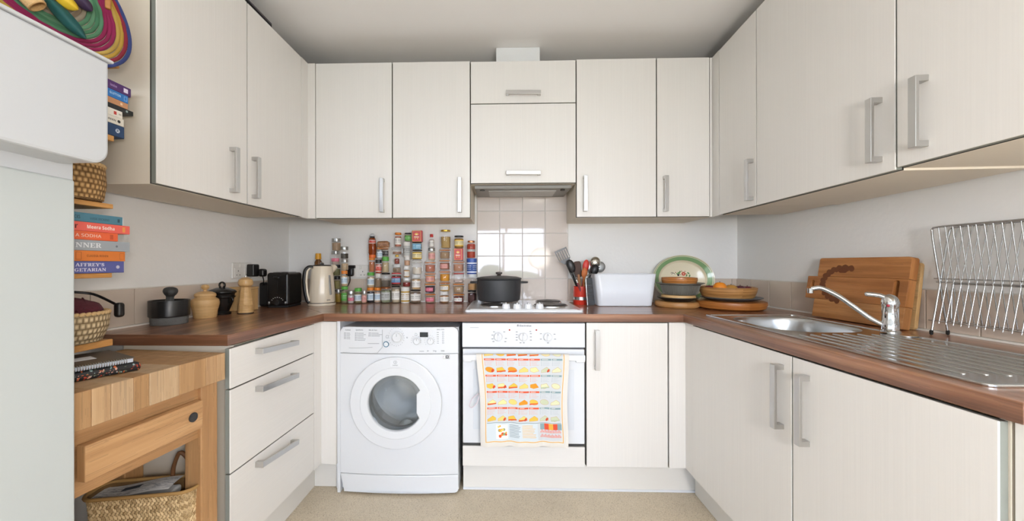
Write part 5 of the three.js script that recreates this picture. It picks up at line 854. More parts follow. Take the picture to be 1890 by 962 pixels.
// chopping boards against the right wall
{
  const A = V(1.35, WT, 0.672), B = V(1.373, WT, 1.05), L = Math.hypot(B.x - A.x, B.z - A.z), ry = Math.atan2(-(B.z - A.z), B.x - A.x), hb = 0.272, th = 0.03, lean = -0.155;
  const t = thing('chopping_board', 'thick stained wooden chopping board with a handle slot, leaning in front on the right wall', 'chopping board', A, ry, undefined); t.rotation.set(0, ry, 0); t.rotation.order = 'YXZ'; t.rotation.x = lean;
  const hs = [[0, 0.082], [0.0825, 0.187], [0.1875, hb]], vary = ['#ffffff', '#f4e6d6', '#fff4e4'];
  hs.forEach(([y0, y1], i) => {
    const s = new THREE.Shape(), e = i === 1 ? -0.05 : 0; const r0 = i === 0 ? 0.004 : 0.0005, r1 = i === 2 ? 0.012 : 0.0005;
    if (i === 1) rrect(e, y0, L, y1, 0.004, s); else if (i === 2) { s.moveTo(0, y0); s.lineTo(L, y0); s.lineTo(L, y1 - 0.014); s.quadraticCurveTo(L, y1, L - 0.014, y1); s.lineTo(0.012, y1); s.quadraticCurveTo(0, y1, 0, y1 - 0.012); s.closePath(); } else rrect(0, y0, L, y1, 0.004, s);
    if (i === 1) { s.holes.push(rrect(-0.028, y0 + 0.02, -0.012, y1 - 0.02, 0.007, new THREE.Path())); s.holes.push(rrect(L - 0.05, y0 + 0.006, L - 0.03, y1 - 0.006, 0.009, new THREE.Path())); }
    mk('plank', uvBox(ext(s, th, 0.0015), 'x', 0.13 * i, 0.09 * i).translate(0, 0, th), std({ map: T_board, color: vary[i], roughness: 0.5 }), t);
  });
  { // round scorch stains of their own shape
    const st = []; for (let k = 0; k < 130; k++) { const a = 1.2 + k * 0.0265, rr = 0.088 + 0.006 * Math.sin(k * 0.6); st.push(new THREE.CircleGeometry(0.0075 + 0.004 * hash(k, 1, 3), 14).translate(0.125 + rr * 1.05 * Math.cos(a), 0.155 + rr * 0.82 * Math.sin(a), th + 0.0003 + k * 1.5e-6)); }
    mk('stain', st, std({ color: '#6e3c1c', roughness: 0.6 }), t); mk('stain', [ext(rrect(0.10, 0.205, 0.14, 0.228, 0.01), 0.0004).translate(0, 0, th + 0.0006)], std({ color: '#6b381a', roughness: 0.6 }), t);
  }
  const t2 = thing('chopping_board', 'second thinner wooden board showing behind the stained chopping board', 'chopping board', V(A.x + 0.036, WT, A.z + 0.014), ry); t2.rotation.order = 'YXZ'; t2.rotation.x = lean * 0.72;
  mk('board', uvBox(ext(rrect(0.03, 0, L - 0.022, hb - 0.02, 0.012), 0.014, 0.0015), 'x').translate(0, 0, 0.010), M.pale, t2);
}
// folding steel dish rack
{
  const t = thing('dish_rack', 'folding steel wire dish rack standing behind the draining board', 'dish rack', V(1.4, WT, 1.13), -0.02);
  // its axis runs towards the viewer; two leaning grids cross like an X, each tier sits in the crossing
  const Z0 = 0, Z1 = 0.44, XF0 = -0.075, XF1 = 0.03, lo = 0.0, mid = 0.195, hi = 0.372, rk = 0.0032, rw = 0.0017;
  const xa = (y) => 0.014 - 0.05 * (y / hi), xb = (y) => -0.042 + 0.068 * (y / hi);   // grid a leans out to the front at its top, grid b to the wall
  for (const [nm, f] of [['front', xa], ['rear', xb]]) {
    const c = 0.02; mk('frame', tube([[f(0.008), 0.008, Z0 + 0.004], [f(hi * 0.5), hi * 0.5, Z0 + 0.002], [f(hi - c), hi - c, Z0], [f(hi), hi, Z0 + c], [f(hi), hi, (Z0 + Z1) / 2], [f(hi), hi, Z1 - c], [f(hi - c), hi - c, Z1], [f(hi * 0.5), hi * 0.5, Z1 - 0.002], [f(0.008), 0.008, Z1 - 0.004]], rk, 120, 8), M.wire, t);
    for (let k = 1; k <= 20; k++) { const z = Z0 + k * (Z1 - Z0) / 21; mk('wire', rod([f(0.042), 0.042, z], [f(hi), hi, z], rw, 6), M.wire, t); }
    mk('crossbar', rod([f(0.05), 0.05, Z0 - 0.012], [f(0.05), 0.05, Z1 + 0.012], rw * 1.1, 6), M.wire, t); mk('crossbar', rod([f(mid), mid, Z0 - 0.014], [f(mid), mid, Z1 + 0.014], rw * 1.1, 6), M.wire, t);
    for (const z of [Z0 + 0.004, Z1 - 0.004]) mk('foot', new THREE.CapsuleGeometry(0.005, 0.008, 4, 10).translate(f(0.006), 0.009, z), M.rubber, t);
  }
  mk('inner_frame', tube([[-0.004, 0.06, 0.03], [0.0, mid - 0.03, 0.03], [0.001, mid - 0.016, 0.045], [0.001, mid - 0.016, Z1 / 2], [0.001, mid - 0.016, Z1 - 0.045], [0.0, mid - 0.03, Z1 - 0.03], [-0.004, 0.06, Z1 - 0.03]], 0.0028, 90, 8), M.wire, t);
  mk('crossbar', rod([(xa(mid) + xb(mid)) / 2, mid - 0.012, Z0 - 0.01], [(xa(mid) + xb(mid)) / 2, mid - 0.012, Z1 + 0.01], rw * 1.2, 6), M.wire, t);
}

// ---------------------------------------------------------------- butcher's block trolley
const BH = 0.8565;
{
  const pf = onY(416, 650.6, BH), pn = onY(170, 718, BH), dir = pf.clone().sub(pn).setY(0).normalize(), near = pn.clone().addScaledVector(dir, -0.05);
  const f = frame([near.x, near.z], [pf.x, pf.z]), D = 0.40, yb = yAt(699, pf), t = thing('butcher_block', "solid maple butcher's block trolley with a drawer, left of the drawer unit", 'trolley', f.A.clone(), f.ry);
  const tones = ['#ffffff', '#f1e3d2', '#fff8ee', '#e8d6be', '#f6ebdc'].map((c) => std({ map: T_butcher, color: c, roughness: 0.55 }));
  let x = 0, k = 0; while (x < f.w - 0.001) { let w = 0.036 + 0.02 * hash(k, 3, 7); if (x + w > f.w - 0.02) w = f.w - x; const z = 0.0006 * (hash(k, 5, 7) - 0.5); mk('stave', uvBox(rbox(w - 0.0005, BH - yb, D, x + w / 2, (BH + yb) / 2, -D / 2 + z, 0.0022), 'y', hash(k, 1, 1), hash(k, 2, 1)), tones[Math.floor(hash(k, 9, 9) * 5)], t); x += w; k++; }
  const L = (u, v, o) => local(f, u, v, o);
  const l0 = L(371.5, 800, -0.022)[0], l1 = L(402, 800, -0.022)[0], m = std({ map: T_butcher, color: '#f3dcc0', roughness: 0.5 });
  for (const [a, b, z] of [[l0, l1, -0.022], [0.002, 0.002 + (l1 - l0) * 0.5, -0.03], [l0, l1, -D + 0.085], [0.002, 0.002 + (l1 - l0) * 0.5, -D + 0.085]]) mk('leg', uvBox(rbox(b - a, yb - 0.001, 0.062, (a + b) / 2, yb / 2, z - 0.031, 0.004), 'y', a, z), m, t);
  mk('apron', uvBox(span(0.01, l0, yb - 0.17, yb, -0.05, -0.034), 'x'), m, t); mk('rear_rail', uvBox(span(0.06, l0, yb - 0.12, yb, -D + 0.03, -D + 0.05), 'x'), m, t);
  mk('side_rail', uvBox(span(l0 + 0.01, l0 + 0.03, yb - 0.1, yb, -D + 0.09, -0.08), 'z'), m, t);
  mk('shelf', uvBox(rbox(f.w - 0.03, 0.022, D - 0.05, f.w / 2 - 0.003, 0.12, -D / 2 - 0.002, 0.004), 'x'), m, t);
  const d1 = L(375, 738, 0.002), d0 = L(375, 789, 0.002), dr = mk('drawer', uvBox(rbox(d1[0] - 0.035, d1[1] - d0[1], 0.026, (d1[0] + 0.035) / 2, (d0[1] + d1[1]) / 2, -0.011, 0.003), 'x', 0.3, 0.1), std({ map: T_butcher, color: '#fbe6cc', roughness: 0.55 }), t);
  const kp = L(357, 770, 0.003); mk('knob', lathe([[0.0145, 0], [0.0145, 0.003], [0.011, 0.0045], [0.006, 0.003], [0, 0.003]], 28).rotateX(Math.PI / 2).translate(kp[0], kp[1], 0.0015), flat('#2b2b2d', 0.45), dr);
  // seagrass basket on the lower shelf
  const by = 0.1325, bh = 0.44 - by, bf = frame([-1.412, 1.372], [-1.112, 1.318]), bw = bf.w / 2, bd = 0.05;
  const o = V(bw, by, -bd).applyAxisAngle(V(0, 1, 0), bf.ry).add(bf.A), bk = thing('seagrass_basket', "plaited seagrass basket on the lower shelf of the butcher's block", 'basket', o, bf.ry);
  const per = (n, g, r) => rrect(-bw - g, -bd - g, bw + g, bd + g, r, new THREE.Path()).getSpacedPoints(n), N = 96, sway = (y) => -0.004 * (1 - y / bh) + 0.004 * Math.sin(y * 20);
  const surf = (s, y) => { const p = per(N, sway(y), 0.04), q = ((s % 1) + 1) % 1 * N, i = Math.floor(q), e = q - i, a = p[i], b = p[(i + 1) % N === 0 ? N : i + 1] ?? p[0]; return [a.x + (b.x - a.x) * e, y, a.y + (b.y - a.y) * e]; };
  { const pos = [], uv = [], idx = [], R0 = 14; for (let j = 0; j <= R0; j++) for (let i = 0; i <= N; i++) { pos.push(...surf(i / N * 0.99999, bh * j / R0)); uv.push(i / N * 1.1, bh * j / R0 * 1.0); } for (let j = 0; j < R0; j++) for (let i = 0; i < N; i++) { const a = j * (N + 1) + i; idx.push(a, a + 1, a + N + 1, a + 1, a + N + 2, a + N + 1); }
    const c = pos.length / 3; pos.push(0, 0, 0); uv.push(0, 0); for (let i = 0; i < N; i++) idx.push(i, i + 1, c);
    const g = new THREE.BufferGeometry(); g.setAttribute('position', new THREE.Float32BufferAttribute(pos, 3)); g.setAttribute('uv', new THREE.Float32BufferAttribute(uv, 2)); g.setIndex(idx); g.computeVertexNormals(); mk('shell', g, std({ color: '#6f5430', roughness: 0.9, side: THREE.DoubleSide }), bk); }
  { // plaited strips: pairs of crossing cells proud of the shell
    const pos = [], col = [], cs = 66, rs = Math.round(bh / 0.0115), cache = new Map(), S = (s, y) => V(...surf(s, y));
    const cell = (s0, y0, ws, hy, sk, c) => { // sheared bulged quad
      const P = (a, b, k) => { const s = s0 + ws * a, y = cl(y0 + hy * b + sk * a * hy, 0, bh), p = S(s, y), n = V(p.x / bw / bw, 0, p.z / bd / bd).normalize(); return p.addScaledVector(n, k); };
      const q = [P(-0.5, -0.5, 0.0012), P(0.5, -0.5, 0.0012), P(0.5, 0.5, 0.0012), P(-0.5, 0.5, 0.0012), P(0, 0, 0.0052)];
      for (const [i, j, k] of [[0, 1, 4], [1, 2, 4], [2, 3, 4], [3, 0, 4]]) for (const v of [q[i], q[j], q[k]]) { pos.push(v.x, v.y, v.z); col.push(...c); } };
    for (let r = 0; r < rs; r++) for (let i = 0; i < cs; i++) { const h = hash(i, r, 12), c = mix3([0.36, 0.24, 0.11], [0.74, 0.55, 0.31], h); cell((i + (r % 2) * 0.5) / cs, (r + 0.5) * bh / rs, 1.06 / cs, bh / rs * 1.05, (r % 2 ? 0.75 : -0.75), c); }
    const g = new THREE.BufferGeometry(); g.setAttribute('position', new THREE.Float32BufferAttribute(pos, 3)); g.setAttribute('color', new THREE.Float32BufferAttribute(col, 3)); g.computeVertexNormals();
    const wv = new THREE.Mesh(g, std({ vertexColors: true, roughness: 0.8, side: THREE.DoubleSide })); wv.name = 'weave'; wv.userData.kind = 'stuff'; wv.castShadow = wv.receiveShadow = true; bk.add(wv);
    mk('rim', tube(per(64, 0.003, 0.04).slice(0, 64).map((p) => [p.x, bh, p.y]), 0.0055, 160, 8, true), std({ color: '#a8834e', roughness: 0.8 }), bk);
    const st = mk('strap', tube([[bw * 0.26, bh * 0.8, -bd - 0.004], [bw * 0.3, bh + 0.03, -bd + 0.003], [bw * 0.44, bh + 0.085, -bd + 0.006], [bw * 0.6, bh + 0.06, -bd + 0.006], [bw * 0.56, bh + 0.0, -bd - 0.001], [bw * 0.5, bh * 0.8, -bd - 0.004]], 0.0065, 50, 8).scale(1, 1, 1), flat('#6b4526', 0.6), bk); }
  const np = thing('newspaper', 'folded printed newspaper lying in the plaited seagrass basket', 'newspaper', V(-0.03, 0, 0).applyAxisAngle(V(0, 1, 0), bf.ry).add(o).setY(by + bh - 0.03), bf.ry);
  { const tx = canvas(512, 256, (g, w, h) => { g.fillStyle = '#d9dadb'; g.fillRect(0, 0, w, h); for (let i = 0; i < 260; i++) { g.fillStyle = hash(i, 1, 4) > 0.5 ? '#6c7480' : '#8f96a0'; g.globalAlpha = 0.6; g.fillRect(hash(i, 2, 4) * w, 30 + hash(i, 3, 4) * (h - 60), 4 + hash(i, 4, 4) * 46, 3 + hash(i, 5, 4) * 5); } g.globalAlpha = 1; g.fillStyle = '#46505e'; g.fillRect(150, 60, 120, 70); });
    const g = new THREE.PlaneGeometry(bw * 1.5, bd * 1.6, 24, 12).rotateX(-Math.PI / 2), p = g.attributes.position; for (let i = 0; i < p.count; i++) p.setY(i, 0.03 + 0.012 * Math.sin(p.getX(i) * 16) * Math.cos(p.getZ(i) * 12) - 1.4 * p.getZ(i) * p.getZ(i) * 0.5); g.computeVertexNormals();
    mk('sheet', g, std({ map: tx, roughness: 0.85, side: THREE.DoubleSide }), np); mk('folded_bulk', rbox(bw * 1.45, 0.024, bd * 1.4, 0, 0.004, 0, 0.008), flat('#c9cacb', 0.9), np); }
  // floral folder and spiral notebook on the block
  const q0 = onY(146, 705, BH), q1 = onY(262, 683, BH), ff = frame([q0.x, q0.z], [q1.x, q1.z]), Lf = ff.w + 0.1, th = 0.024;
  const ex = V(Math.cos(ff.ry), 0, -Math.sin(ff.ry)), org = ff.A.clone().addScaledVector(ex, -0.1).setY(BH + 0.0005);
  const fl = canvas(1024, 96, (g, w, h) => { g.fillStyle = '#1b1d21'; g.fillRect(0, 0, w, h); for (let i = 0; i < 70; i++) { g.fillStyle = ['#c9683a', '#d9a08c', '#8fa7a4', '#b8432f', '#5d6b52'][i % 5]; g.beginPath(); g.ellipse(hash(i, 1, 6) * w, hash(i, 2, 6) * h, 5 + 18 * hash(i, 3, 6), 3 + 8 * hash(i, 4, 6), hash(i, 5, 6) * 3, 0, 7); g.fill(); } });
  const a = thing('folder', "thick black floral-patterned folder lying on the butcher's block", 'folder', org, ff.ry);
  mk('cover', uvFront(rbox(Lf, th, 0.20, Lf / 2, th / 2, -0.10, 0.009, 3), 0, 0, Lf, th), std({ map: fl, roughness: 0.5 }), a); mk('zip', tube([[0.02, th * 0.5, 0.0006], [Lf * 0.5, th * 0.5, 0.0006], [Lf - 0.012, th * 0.5, 0.0006]], 0.0016, 30, 6), flat('#0d0d0e', 0.4), a);
  const b = thing('spiral_notebook', 'grey spiral-bound notebook lying on the floral folder', 'notebook', org.clone().addScaledVector(ex, -0.012).setY(BH + th + 0.001), ff.ry);
  mk('cover', rbox(Lf - 0.004, 0.003, 0.185, Lf / 2, 0.0135, -0.098, 0.001), flat('#5d5247', 0.55), b); mk('pages', rbox(Lf - 0.008, 0.011, 0.18, Lf / 2, 0.0065, -0.098, 0.001), flat('#c6ccd8', 0.8), b);
  const rings = []; for (let i = 0; i < 40; i++) rings.push(new THREE.TorusGeometry(0.0078, 0.0009, 6, 14).rotateY(Math.PI / 2).translate(0.01 + i * (Lf - 0.03) / 39, 0.008, -0.008)); mk('spiral', rings, M.wire, b);
  mk('label', box(0.08, 0.0006, 0.05, Lf - 0.1, 0.0153, -0.1), flat('#dfe2e6', 0.6), b);
}

// ---------------------------------------------------------------- book tower: shelves on the left wall, baskets, books
const XS = -1.30, endZ = (u, v = 450) => onX(u, v, XS).z;
{
  const P = (u, v) => onX(u, v, XS), zc = endZ(210) + 0.105;
  const t = thing('book_tower', 'slim wall shelf tower of small pale wooden ledges holding stacked books and baskets', 'shelf', [wallL(zc) + 0.002, 0, zc]);
  const xw = -(wallL(zc) + 0.002) + XS, ledge = (u, v0, v1) => { const p = P(u, (v0 + v1) / 2), y1 = yAt(v0, p), y0 = yAt(v1, p), zl = p.z - zc; mk('shelf', uvBox(rbox(xw - 0.004, y1 - y0, 0.2, xw / 2, (y0 + y1) / 2, zl + 0.1, 0.002), 'z'), std({ map: T_pale, color: '#f3d9b4', roughness: 0.5 }), t); return y1; };
  mk('column', uvBox(rbox(0.02, 1.6, 0.1, 0.012, 0.925, 0.02, 0.003), 'y'), std({ map: T_pale, roughness: 0.5 }), t);
  const yTop = ledge(222, 121, 126), y2 = ledge(212, 250, 260), y3 = ledge(210.5, 376, 384.5), y4 = ledge(208.5, 502.5, 511), y5 = ledge(210, 624, 636);
  t.userData.levels = undefined; delete t.userData.levels;
  const spine = (L, th, bg, texts) => canvas(640, Math.max(32, Math.round(640 * th / L)), (g, w, h) => {
    g.fillStyle = bg; g.fillRect(0, 0, w, h);
    for (const [s, x0, x1, col, fy = 0.5, fh = 0.62, font = 'bold', fam = 'sans-serif'] of texts) {
      const a = x0 / L * w, b = x1 / L * w; g.fillStyle = col;
      if (s === '#box') { g.fillRect(a, h * (fy - fh / 2), b - a, h * fh); continue; } if (s === '#dot') { g.beginPath(); g.arc((a + b) / 2, h * fy, h * fh / 2, 0, 7); g.fill(); continue; } if (s === '#line') { g.lineWidth = 3; g.strokeStyle = col; g.strokeRect(a, h * (fy - fh / 2), b - a, h * fh); continue; }
      let px = h * fh; g.font = `${font} ${px}px ${fam}`; const m = g.measureText(s).width; g.save(); g.translate(a, h * fy + px * 0.35); g.scale((b - a) / m, 1); g.fillText(s, 0, 0); g.restore();
    }
  });
  const book = (y, u, v0, v1, bg, texts, label, o = {}) => {         // spine towards the room, tail away from the viewer
    const p = P(u, (v0 + v1) / 2), th = (v1 - v0) * mpp(p), L = o.L ?? 0.235, zf = p.z, dep = o.dep ?? 0.19;
    const T = texts.map(([s, u0, u1, ...r]) => [s, L - (endZ(u0, v0) - zf), L - (endZ(u1, v0) - zf), ...r]), x = XS + (o.out ?? 0);
    const b = thing('book', label, 'book', V(x, y, zf + L), Math.PI / 2, 'cookbooks and books stacked flat on the shelf tower');
    mk('cover', [uvFront(rbox(L, th, 0.004, L / 2, th / 2, -0.002, o.round ? 0.0018 : 0.001), 0, 0, L, th)], std({ map: spine(L, th, bg, T), roughness: 0.45 }), b);
    mk('boards', [span(0, L, 0, 0.002, -dep, -0.003), span(0, L, th - 0.002, th, -dep, -0.003)], flat(bg, 0.5), b);
    mk('pages', box(L - 0.008, th - 0.005, dep - 0.008, L / 2, th / 2, -dep / 2), flat('#e6dfd0', 0.85), b);
    return y + th + 0.0004;
  };
  let y = y4 + 0.0004;
  y = book(y, 229, 481, 501.5, '#5a5f9e', [["AFFREY'S", 139, 193, '#e4e2ee', 0.3, 0.36, 'bold', 'serif'], ['GETARIAN', 137, 196, '#e4e2ee', 0.72, 0.36, 'bold', 'serif'], ['#dot', 213, 222, '#c9c6d8', 0.5, 0.3]], 'purple-blue vegetarian cookbook at the bottom of the lower stack');
  y = book(y, 231, 463, 480.5, '#e07f36', [['CLAUDIA RODEN', 160, 200, '#8d4a22', 0.5, 0.3], ['#line', 140, 150, '#a4551f', 0.5, 0.7], ['#line', 221, 229, '#b96126', 0.5, 0.6]], 'orange book second from the bottom of the lower stack');
  y = book(y, 239.5, 444.5, 462, '#a4aab0', [['NNER', 139, 187, '#e6e8ea', 0.5, 0.62, 'bold', 'serif'], ['#dot', 213, 218, '#6c7278', 0.5, 0.22]], 'grey book in the middle of the lower stack');
  y = book(y, 217.8, 427, 441.5, '#ee6a3e', [['A SODHA', 139, 187, '#f9ddcf', 0.5, 0.5, 'normal'], ['#box', 203, 209, '#c9542f', 0.5, 0.6]], 'short orange-red cookbook under the coral one');
  y = book(y, 239.7, 410.5, 425.5, '#f06a5c', [['r', 137, 144, '#5a2622', 0.48, 0.8], ['Meera Sodha', 160, 212, '#fdeee6', 0.5, 0.54], ['#box', 226, 231, '#f0a050', 0.5, 0.6]], 'coral-pink cookbook second from the top of the lower stack');
  y = book(y, 227.5, 393, 408, '#4f8296', [['CKS', 137, 148, '#25424e', 0.5, 0.55], ['LUISE DICKENS', 166, 202, '#2e5362', 0.55, 0.34], ['#box', 217, 221, '#2b4f5e', 0.5, 0.4], ['#box', 226, 227.4, '#e9edee', 0.5, 1]], 'blue cookbook with a white edge on top of the lower stack');
  y = y2 + 0.0004;
  y = book(y, 229.7, 229, 250.5, '#1f3e66', [['#dot', 213, 221, '#dfe6ee', 0.5, 0.34], ['R', 214.5, 219.5, '#1f3e66', 0.5, 0.3]], 'thick dark blue book at the bottom of the upper stack', { round: true });
  y = book(y, 228.6, 215, 228.5, '#ded8cc', [['GREEN', 195, 214, '#3a3835', 0.5, 0.34], ['#dot', 217, 222, '#2c2b2a', 0.5, 0.4]], 'cream book with a small dark emblem above the dark blue one');
  y = book(y, 226, 201.5, 214.5, '#e4ded2', [['#box', 210, 215, '#c23a34', 0.5, 0.45], ['#box', 219, 224, '#a8a49a', 0.5, 0.2]], 'cream book with a red square emblem in the upper stack');
  y = book(y, 246, 193, 201, '#26282a', [['#dot', 231, 237, '#9fb0ae', 0.5, 0.5]], 'thin long black book jutting out of the upper stack');
  y = book(y, 236, 182, 192.5, '#c08a62', [['#box', 222, 226, '#e6c6a6', 0.5, 0.4]], 'tan book under the bright blue one');
  y = book(y, 236.5, 168, 182, '#2b74bb', [['GLUTTON', 202, 223, '#bcd8f0', 0.42, 0.42], ['#line', 229, 234, '#9cc4ea', 0.5, 0.5]], 'bright blue book second from the top of the upper stack');
  y = book(y, 242, 152, 167.5, '#4e2a66', [['london', 203, 216, '#b99ccb', 0.5, 0.4], ['#box', 228, 236, '#e6dcee', 0.5, 0.5]], 'purple book on top of the upper stack', { round: true });
  // the baskets on the ledges
  const weave = (t, rT, rB, h, mapT, rows, band) => {
    const mt = mapT.clone(); mt.repeat.set(band, rows / 16 * 2.6); const bt = wickerBump.clone(); bt.repeat.copy(mt.repeat); bt.wrapS = bt.wrapT = mt.wrapS;
    mk('body', lathe([[0, 0.002], [rB * 0.94, 0.002], [rB, 0.006], [(rB + rT) / 2 * 1.05, h * 0.5], [rT, h * 0.96], [rT * 0.97, h], [rT * 0.92, h * 0.97], [(rB + rT) / 2 * 0.96, h * 0.5], [rB * 0.9, 0.012], [0, 0.01]], 56), std({ map: mt, bumpMap: bt, bumpScale: 0.004, roughness: 0.85 }), t);
    const br = []; for (let k = 0; k < 46; k++) { const a = k / 46 * Math.PI * 2; br.push(new THREE.SphereGeometry(0.0068, 8, 6).scale(1.35, 0.8, 0.9).rotateZ(0.5).rotateY(-a + Math.PI / 2).translate(rT * 0.96 * Math.cos(a), h, rT * 0.96 * Math.sin(a))); }
    mk('braided_rim', br, std({ color: '#c9a878', roughness: 0.85 }), t);
  };
  { const h = 0.105, z = endZ(210.5) + 0.078, b = thing('wicker_basket', 'round brown seagrass basket on the ledge above the blue cookbook', 'basket', [-1.362, y3 + 0.0005, z]); weave(b, 0.082, 0.079, h, T_wicker, 11, 2.6); }
  { const h = 0.085, z = endZ(210) + 0.082, b = thing('wicker_basket', 'pale plaited basket with a dark red cloth bundle on the lowest ledge', 'basket', [-1.368, y5 + 0.0005, z]); weave(b, 0.1, 0.084, h, T_seagrass, 8, 3);
    const g = new THREE.IcosahedronGeometry(1, 5), p = g.attributes.position; for (let i = 0; i < p.count; i++) { const q = 1 + 0.14 * (vn(p.getX(i) * 3 + 8, p.getY(i) * 3 + p.getZ(i) * 2 + 8, 64, 64, 6) - 0.5); p.setXYZ(i, p.getX(i) * q * 0.084, p.getY(i) * q * 0.05, p.getZ(i) * q * 0.084); } g.computeVertexNormals();
    const c = thing('cloth_bundle', 'dark red ribbed cloth bundle in the pale basket', 'cloth', [-1.368, y5 + h * 0.98, z]); mk('bundle', g, std({ color: '#5a1f2c', roughness: 0.9, bumpMap: grainBump, bumpScale: 0.002 }), c); mk('ribbing', [0, 1, 2].map((k) => tube([[0.03, 0.044 - k * 0.004, -0.03 + k * 0.02], [0.058, 0.034 - k * 0.004, -0.012 + k * 0.02], [0.078, 0.016 - k * 0.003, 0.008 + k * 0.018]], 0.0022, 16, 6)), flat('#4a1824', 0.9), c);
    const d = thing('cable', 'black cable looped over the back of the pale basket', 'cable', [-1.368, y5 + h, z]); mk('cord', tube([[0.06, 0.012, -0.105], [-0.01, 0.05, -0.09], [-0.06, 0.062, -0.02], [-0.07, 0.05, 0.05], [-0.05, 0.01, 0.1]], 0.004, 40, 8), M.blackPlastic, d); mk('plug', rbox(0.022, 0.045, 0.022, 0.066, 0.0, -0.1, 0.009, 3), M.blackPlastic, d); }
  // striped woven mat and its ornament on the top ledge
  const mc = onX(56, -62, -1.385), s = mpp(mc), yaw = 0.72, face = V(Math.sin(yaw), 0, Math.cos(yaw));
  const mt = thing('woven_mat', 'oval coiled mat with pink, yellow and green rings standing on the top ledge', 'woven mat', mc, yaw), tilt = -0.9;
  const A = 184 * s, B = 90 * s, N = 23, cols = (k) => (k < 12 ? ['#dcc8ac', '#d4bb9b', '#e2d0b4'][k % 3] : k < 16 ? ['#78b98b', '#88c798', '#66a97d'][k % 3] : k < 19 ? '#c2316c' : k < 21 ? ['#f0c050', '#f4cb66'][k % 2] : k < 22 ? '#b8384a' : '#4a5aa0'), ringM = {};
  for (let k = 0; k < N; k++) { const q = (k + 0.7) / N, c = cols(k), pts = []; for (let i = 0; i < 48; i++) { const a = i / 48 * Math.PI * 2, x = A * q * Math.cos(a), yy = B * q * Math.sin(a); pts.push([x * Math.cos(tilt) - yy * Math.sin(tilt), x * Math.sin(tilt) + yy * Math.cos(tilt), 0.0015 * Math.sin(i * 3.1 + k)]); } mk('coil', tube(pts, A / N * 0.42, 160, 6, true), (ringM[c] ??= std({ color: c, roughness: 0.9, bumpMap: grainBump, bumpScale: 0.002 })), mt); }
  const or = thing('husk_ornament', 'ornament of dyed teal, yellow, purple and red husks hanging in front of the mat', 'ornament', mc.clone().addScaledVector(face, 0.014), yaw);
  const ex = V(Math.cos(yaw), 0, -Math.sin(yaw)), px = (u, v) => { const d = ray(u, v), p = d.multiplyScalar(mc.clone().sub(EYE).dot(face) / d.dot(face)).add(EYE).sub(mc); return [p.dot(ex), p.y]; };
  const husk = (name, u0, v0, u1, v1, w, col) => { const [x0, y0] = px(u0, v0), [x1, y1] = px(u1, v1), L = Math.hypot(x1 - x0, y1 - y0), g = new THREE.SphereGeometry(1, 28, 18), p = g.attributes.position; for (let i = 0; i < p.count; i++) { const tt = p.getY(i), k = Math.pow(Math.max(0, 1 - Math.pow(Math.abs(tt), 2.6)), 0.35); p.setXYZ(i, p.getX(i) * w * s / 2 * k * 0.8, tt * L / 2, p.getZ(i) * 0.014 * k + 0.004 * Math.cos(p.getX(i) * 3)); } g.computeVertexNormals(); mk(name, g.rotateZ(Math.atan2(y1 - y0, x1 - x0) - Math.PI / 2).translate((x0 + x1) / 2, (y0 + y1) / 2, 0.016), std({ color: col, roughness: 0.6 }), or); };
  husk('teal_husk', 84, -2, 163, 82, 30, '#10514f'); husk('yellow_husk', 100, -6, 149, 29, 30, '#e2bd2e'); husk('purple_husk', 139, -6, 173, 32, 27, '#332242'); husk('red_husk', 82, -12, 108, 12, 26, '#b83020');
  const bm = thing('bamboo_tube', 'short pale bamboo tube beside the dyed husks', 'tube', mc.clone().addScaledVector(face, 0.035), yaw); { const [x, yy] = px(46, -2); mk('tube', lathe([[0.024, -0.06], [0.026, -0.058], [0.026, 0.03], [0.0275, 0.034], [0.026, 0.038], [0.026, 0.06], [0.021, 0.06], [0.021, -0.06], [0.024, -0.06]], 28).scale(0.8, 0.8, 0.8).rotateZ(0.75).translate(x, yy, 0.02), std({ map: T_pale, roughness: 0.45 }), bm); }
  const pg = thing('wooden_peg', 'small wooden peg at the top right rim of the woven mat', 'peg', mc.clone().addScaledVector(face, 0.0), yaw); { const [x, yy] = px(200, 4); mk('peg', rbox(0.013, 0.05, 0.012, x, yy, 0.01, 0.004, 2), std({ map: T_pale, color: '#d8b58a', roughness: 0.5 }), pg); mk('spring', new THREE.TorusGeometry(0.006, 0.0015, 6, 16).translate(x, yy + 0.01, 0.018), M.wire, pg); }
}

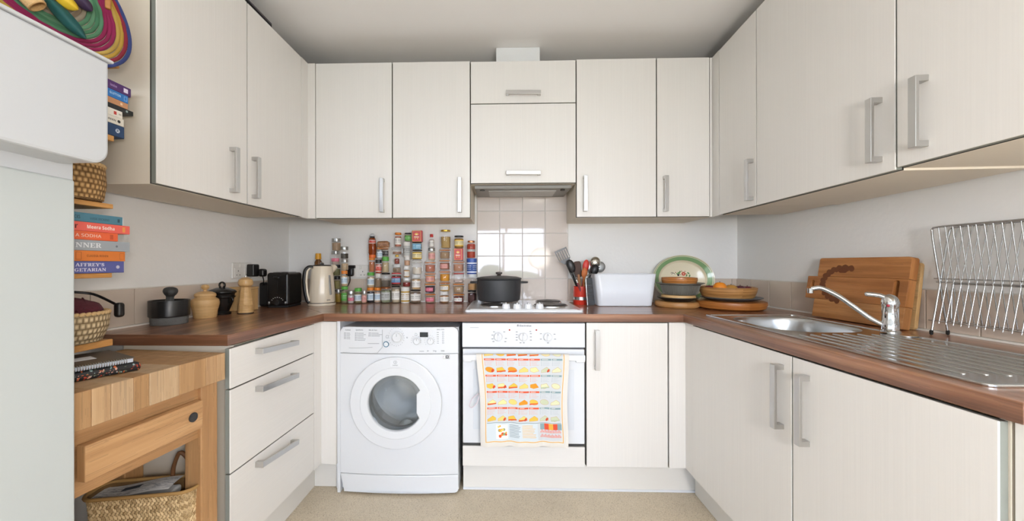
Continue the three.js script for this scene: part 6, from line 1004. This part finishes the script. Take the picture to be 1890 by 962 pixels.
// ---------------------------------------------------------------- fridge at the left edge
{
  const zf = 1.66, zn = 2.3, xl = onZ(141, 600, zf).x, xu = onZ(201.5, 220, zf).x, p = V(xu, 0, zf), y0 = yAt(306, p), y1 = yAt(115, p), xb = -1.612, zc = (zf + zn) / 2, hz = (zn - zf) / 2;
  const t = thing('fridge', 'tall white fridge at the left edge, its thick upper section rounded at the lower corner', 'fridge', [xb, 0, zc]);
  mk('body', rbox(xl - xb - 0.004, y1 - 0.05, 2 * hz, (xl - xb - 0.004) / 2, (y1 - 0.05) / 2 + 0.02, 0, 0.006), M.fridge, t);
  mk('lower_front', rbox(0.02, y0 - 0.06, 2 * hz - 0.002, xl - xb - 0.01, y0 / 2, 0, 0.006, 3), std({ color: '#c0c6c5', roughness: 0.35 }), t);
  const s = new THREE.Shape(), r = 0.034; s.moveTo(-hz, y1); s.lineTo(-hz, y0 + r); s.absarc(-hz + r, y0 + r, r, Math.PI, Math.PI * 1.5); s.lineTo(hz - r, y0); s.absarc(hz - r, y0 + r, r, Math.PI * 1.5, Math.PI * 2); s.lineTo(hz, y1); s.closePath();
  mk('upper_section', ext(s, xu - xl + 0.02, 0.006, 12).rotateY(Math.PI / 2).translate(xu - xb, 0, 0), M.fridge, t);
  mk('top_cap', rbox(xu - xb + 0.005, 0.007, 2 * hz + 0.014, (xu - xb + 0.005) / 2, y1 + 0.0035, 0, 0.003), M.fridge, t);
}

// ---------------------------------------------------------------- odds at the edges
{
  const z0 = onY(503, 47, UT + 0.012).z, t = thing('black_tray', 'flat black tray lying on top of the left wall cabinet', 'tray', [luX(0.9) - 0.128, UT + 0.0006, z0 + 0.26]);
  mk('tray', [rbox(0.25, 0.012, 0.52, 0, 0.006, 0, 0.003), rbox(0.014, 0.022, 0.52, 0.118, 0.012, 0, 0.004), rbox(0.014, 0.022, 0.52, -0.118, 0.012, 0, 0.004)], flat('#1f1d22', 0.45), t); mk('edge_band', rbox(0.002, 0.006, 0.5, 0.1255, 0.014, 0, 0.0008), flat('#4a4650', 0.4), t);
  const b = thing('steel_end_panel', 'brushed steel panel at the near end of the sink cabinet, cut by the right edge', 'box', [0.838, 0, 1.785]); mk('steel_sheet', rbox(0.5, 0.845, 0.012, 0.25, 0.4235, 0.0065, 0.003), std({ color: '#a9adad', metalness: 0.9, roughness: 0.35 }), b); mk('top_trim', rbox(0.5, 0.018, 0.014, 0.25, 0.857, 0.0075, 0.003), M.white, b);  // thin steel panel against the cabinet end, no box behind it
}

// added fill lamp, unseen behind the viewpoint, to brighten ceiling and side walls
{
  const t = thing('added_fill_lamp', 'added white globe lamp on a short stand, unseen fill light behind the viewpoint', 'lamp', [0.4, 0, 3.0]), y = 1.25;
  mk('globe', new THREE.SphereGeometry(0.16, 32, 20).translate(0, y, 0), std({ color: '#f4f0e8', emissive: '#fff2e2', emissiveIntensity: 2, roughness: 0.4 }), t);
  mk('pole', cyl(0.012, 0.012, y - 0.17, 0, 0.02, 0, 16), M.nickel, t); mk('base', cyl(0.14, 0.13, 0.02, 0, 0, 0, 36), M.nickel, t);
  const l = new THREE.PointLight('#fff9f3', FILL_CD, 0, 2); l.position.set(0, y, 0); l.castShadow = true; l.shadow.radius = 7; t.add(l);
}

scene.traverse((o) => { if (o.isMesh) { o.castShadow = o.receiveShadow = true; } });
renderer.render(scene, camera);
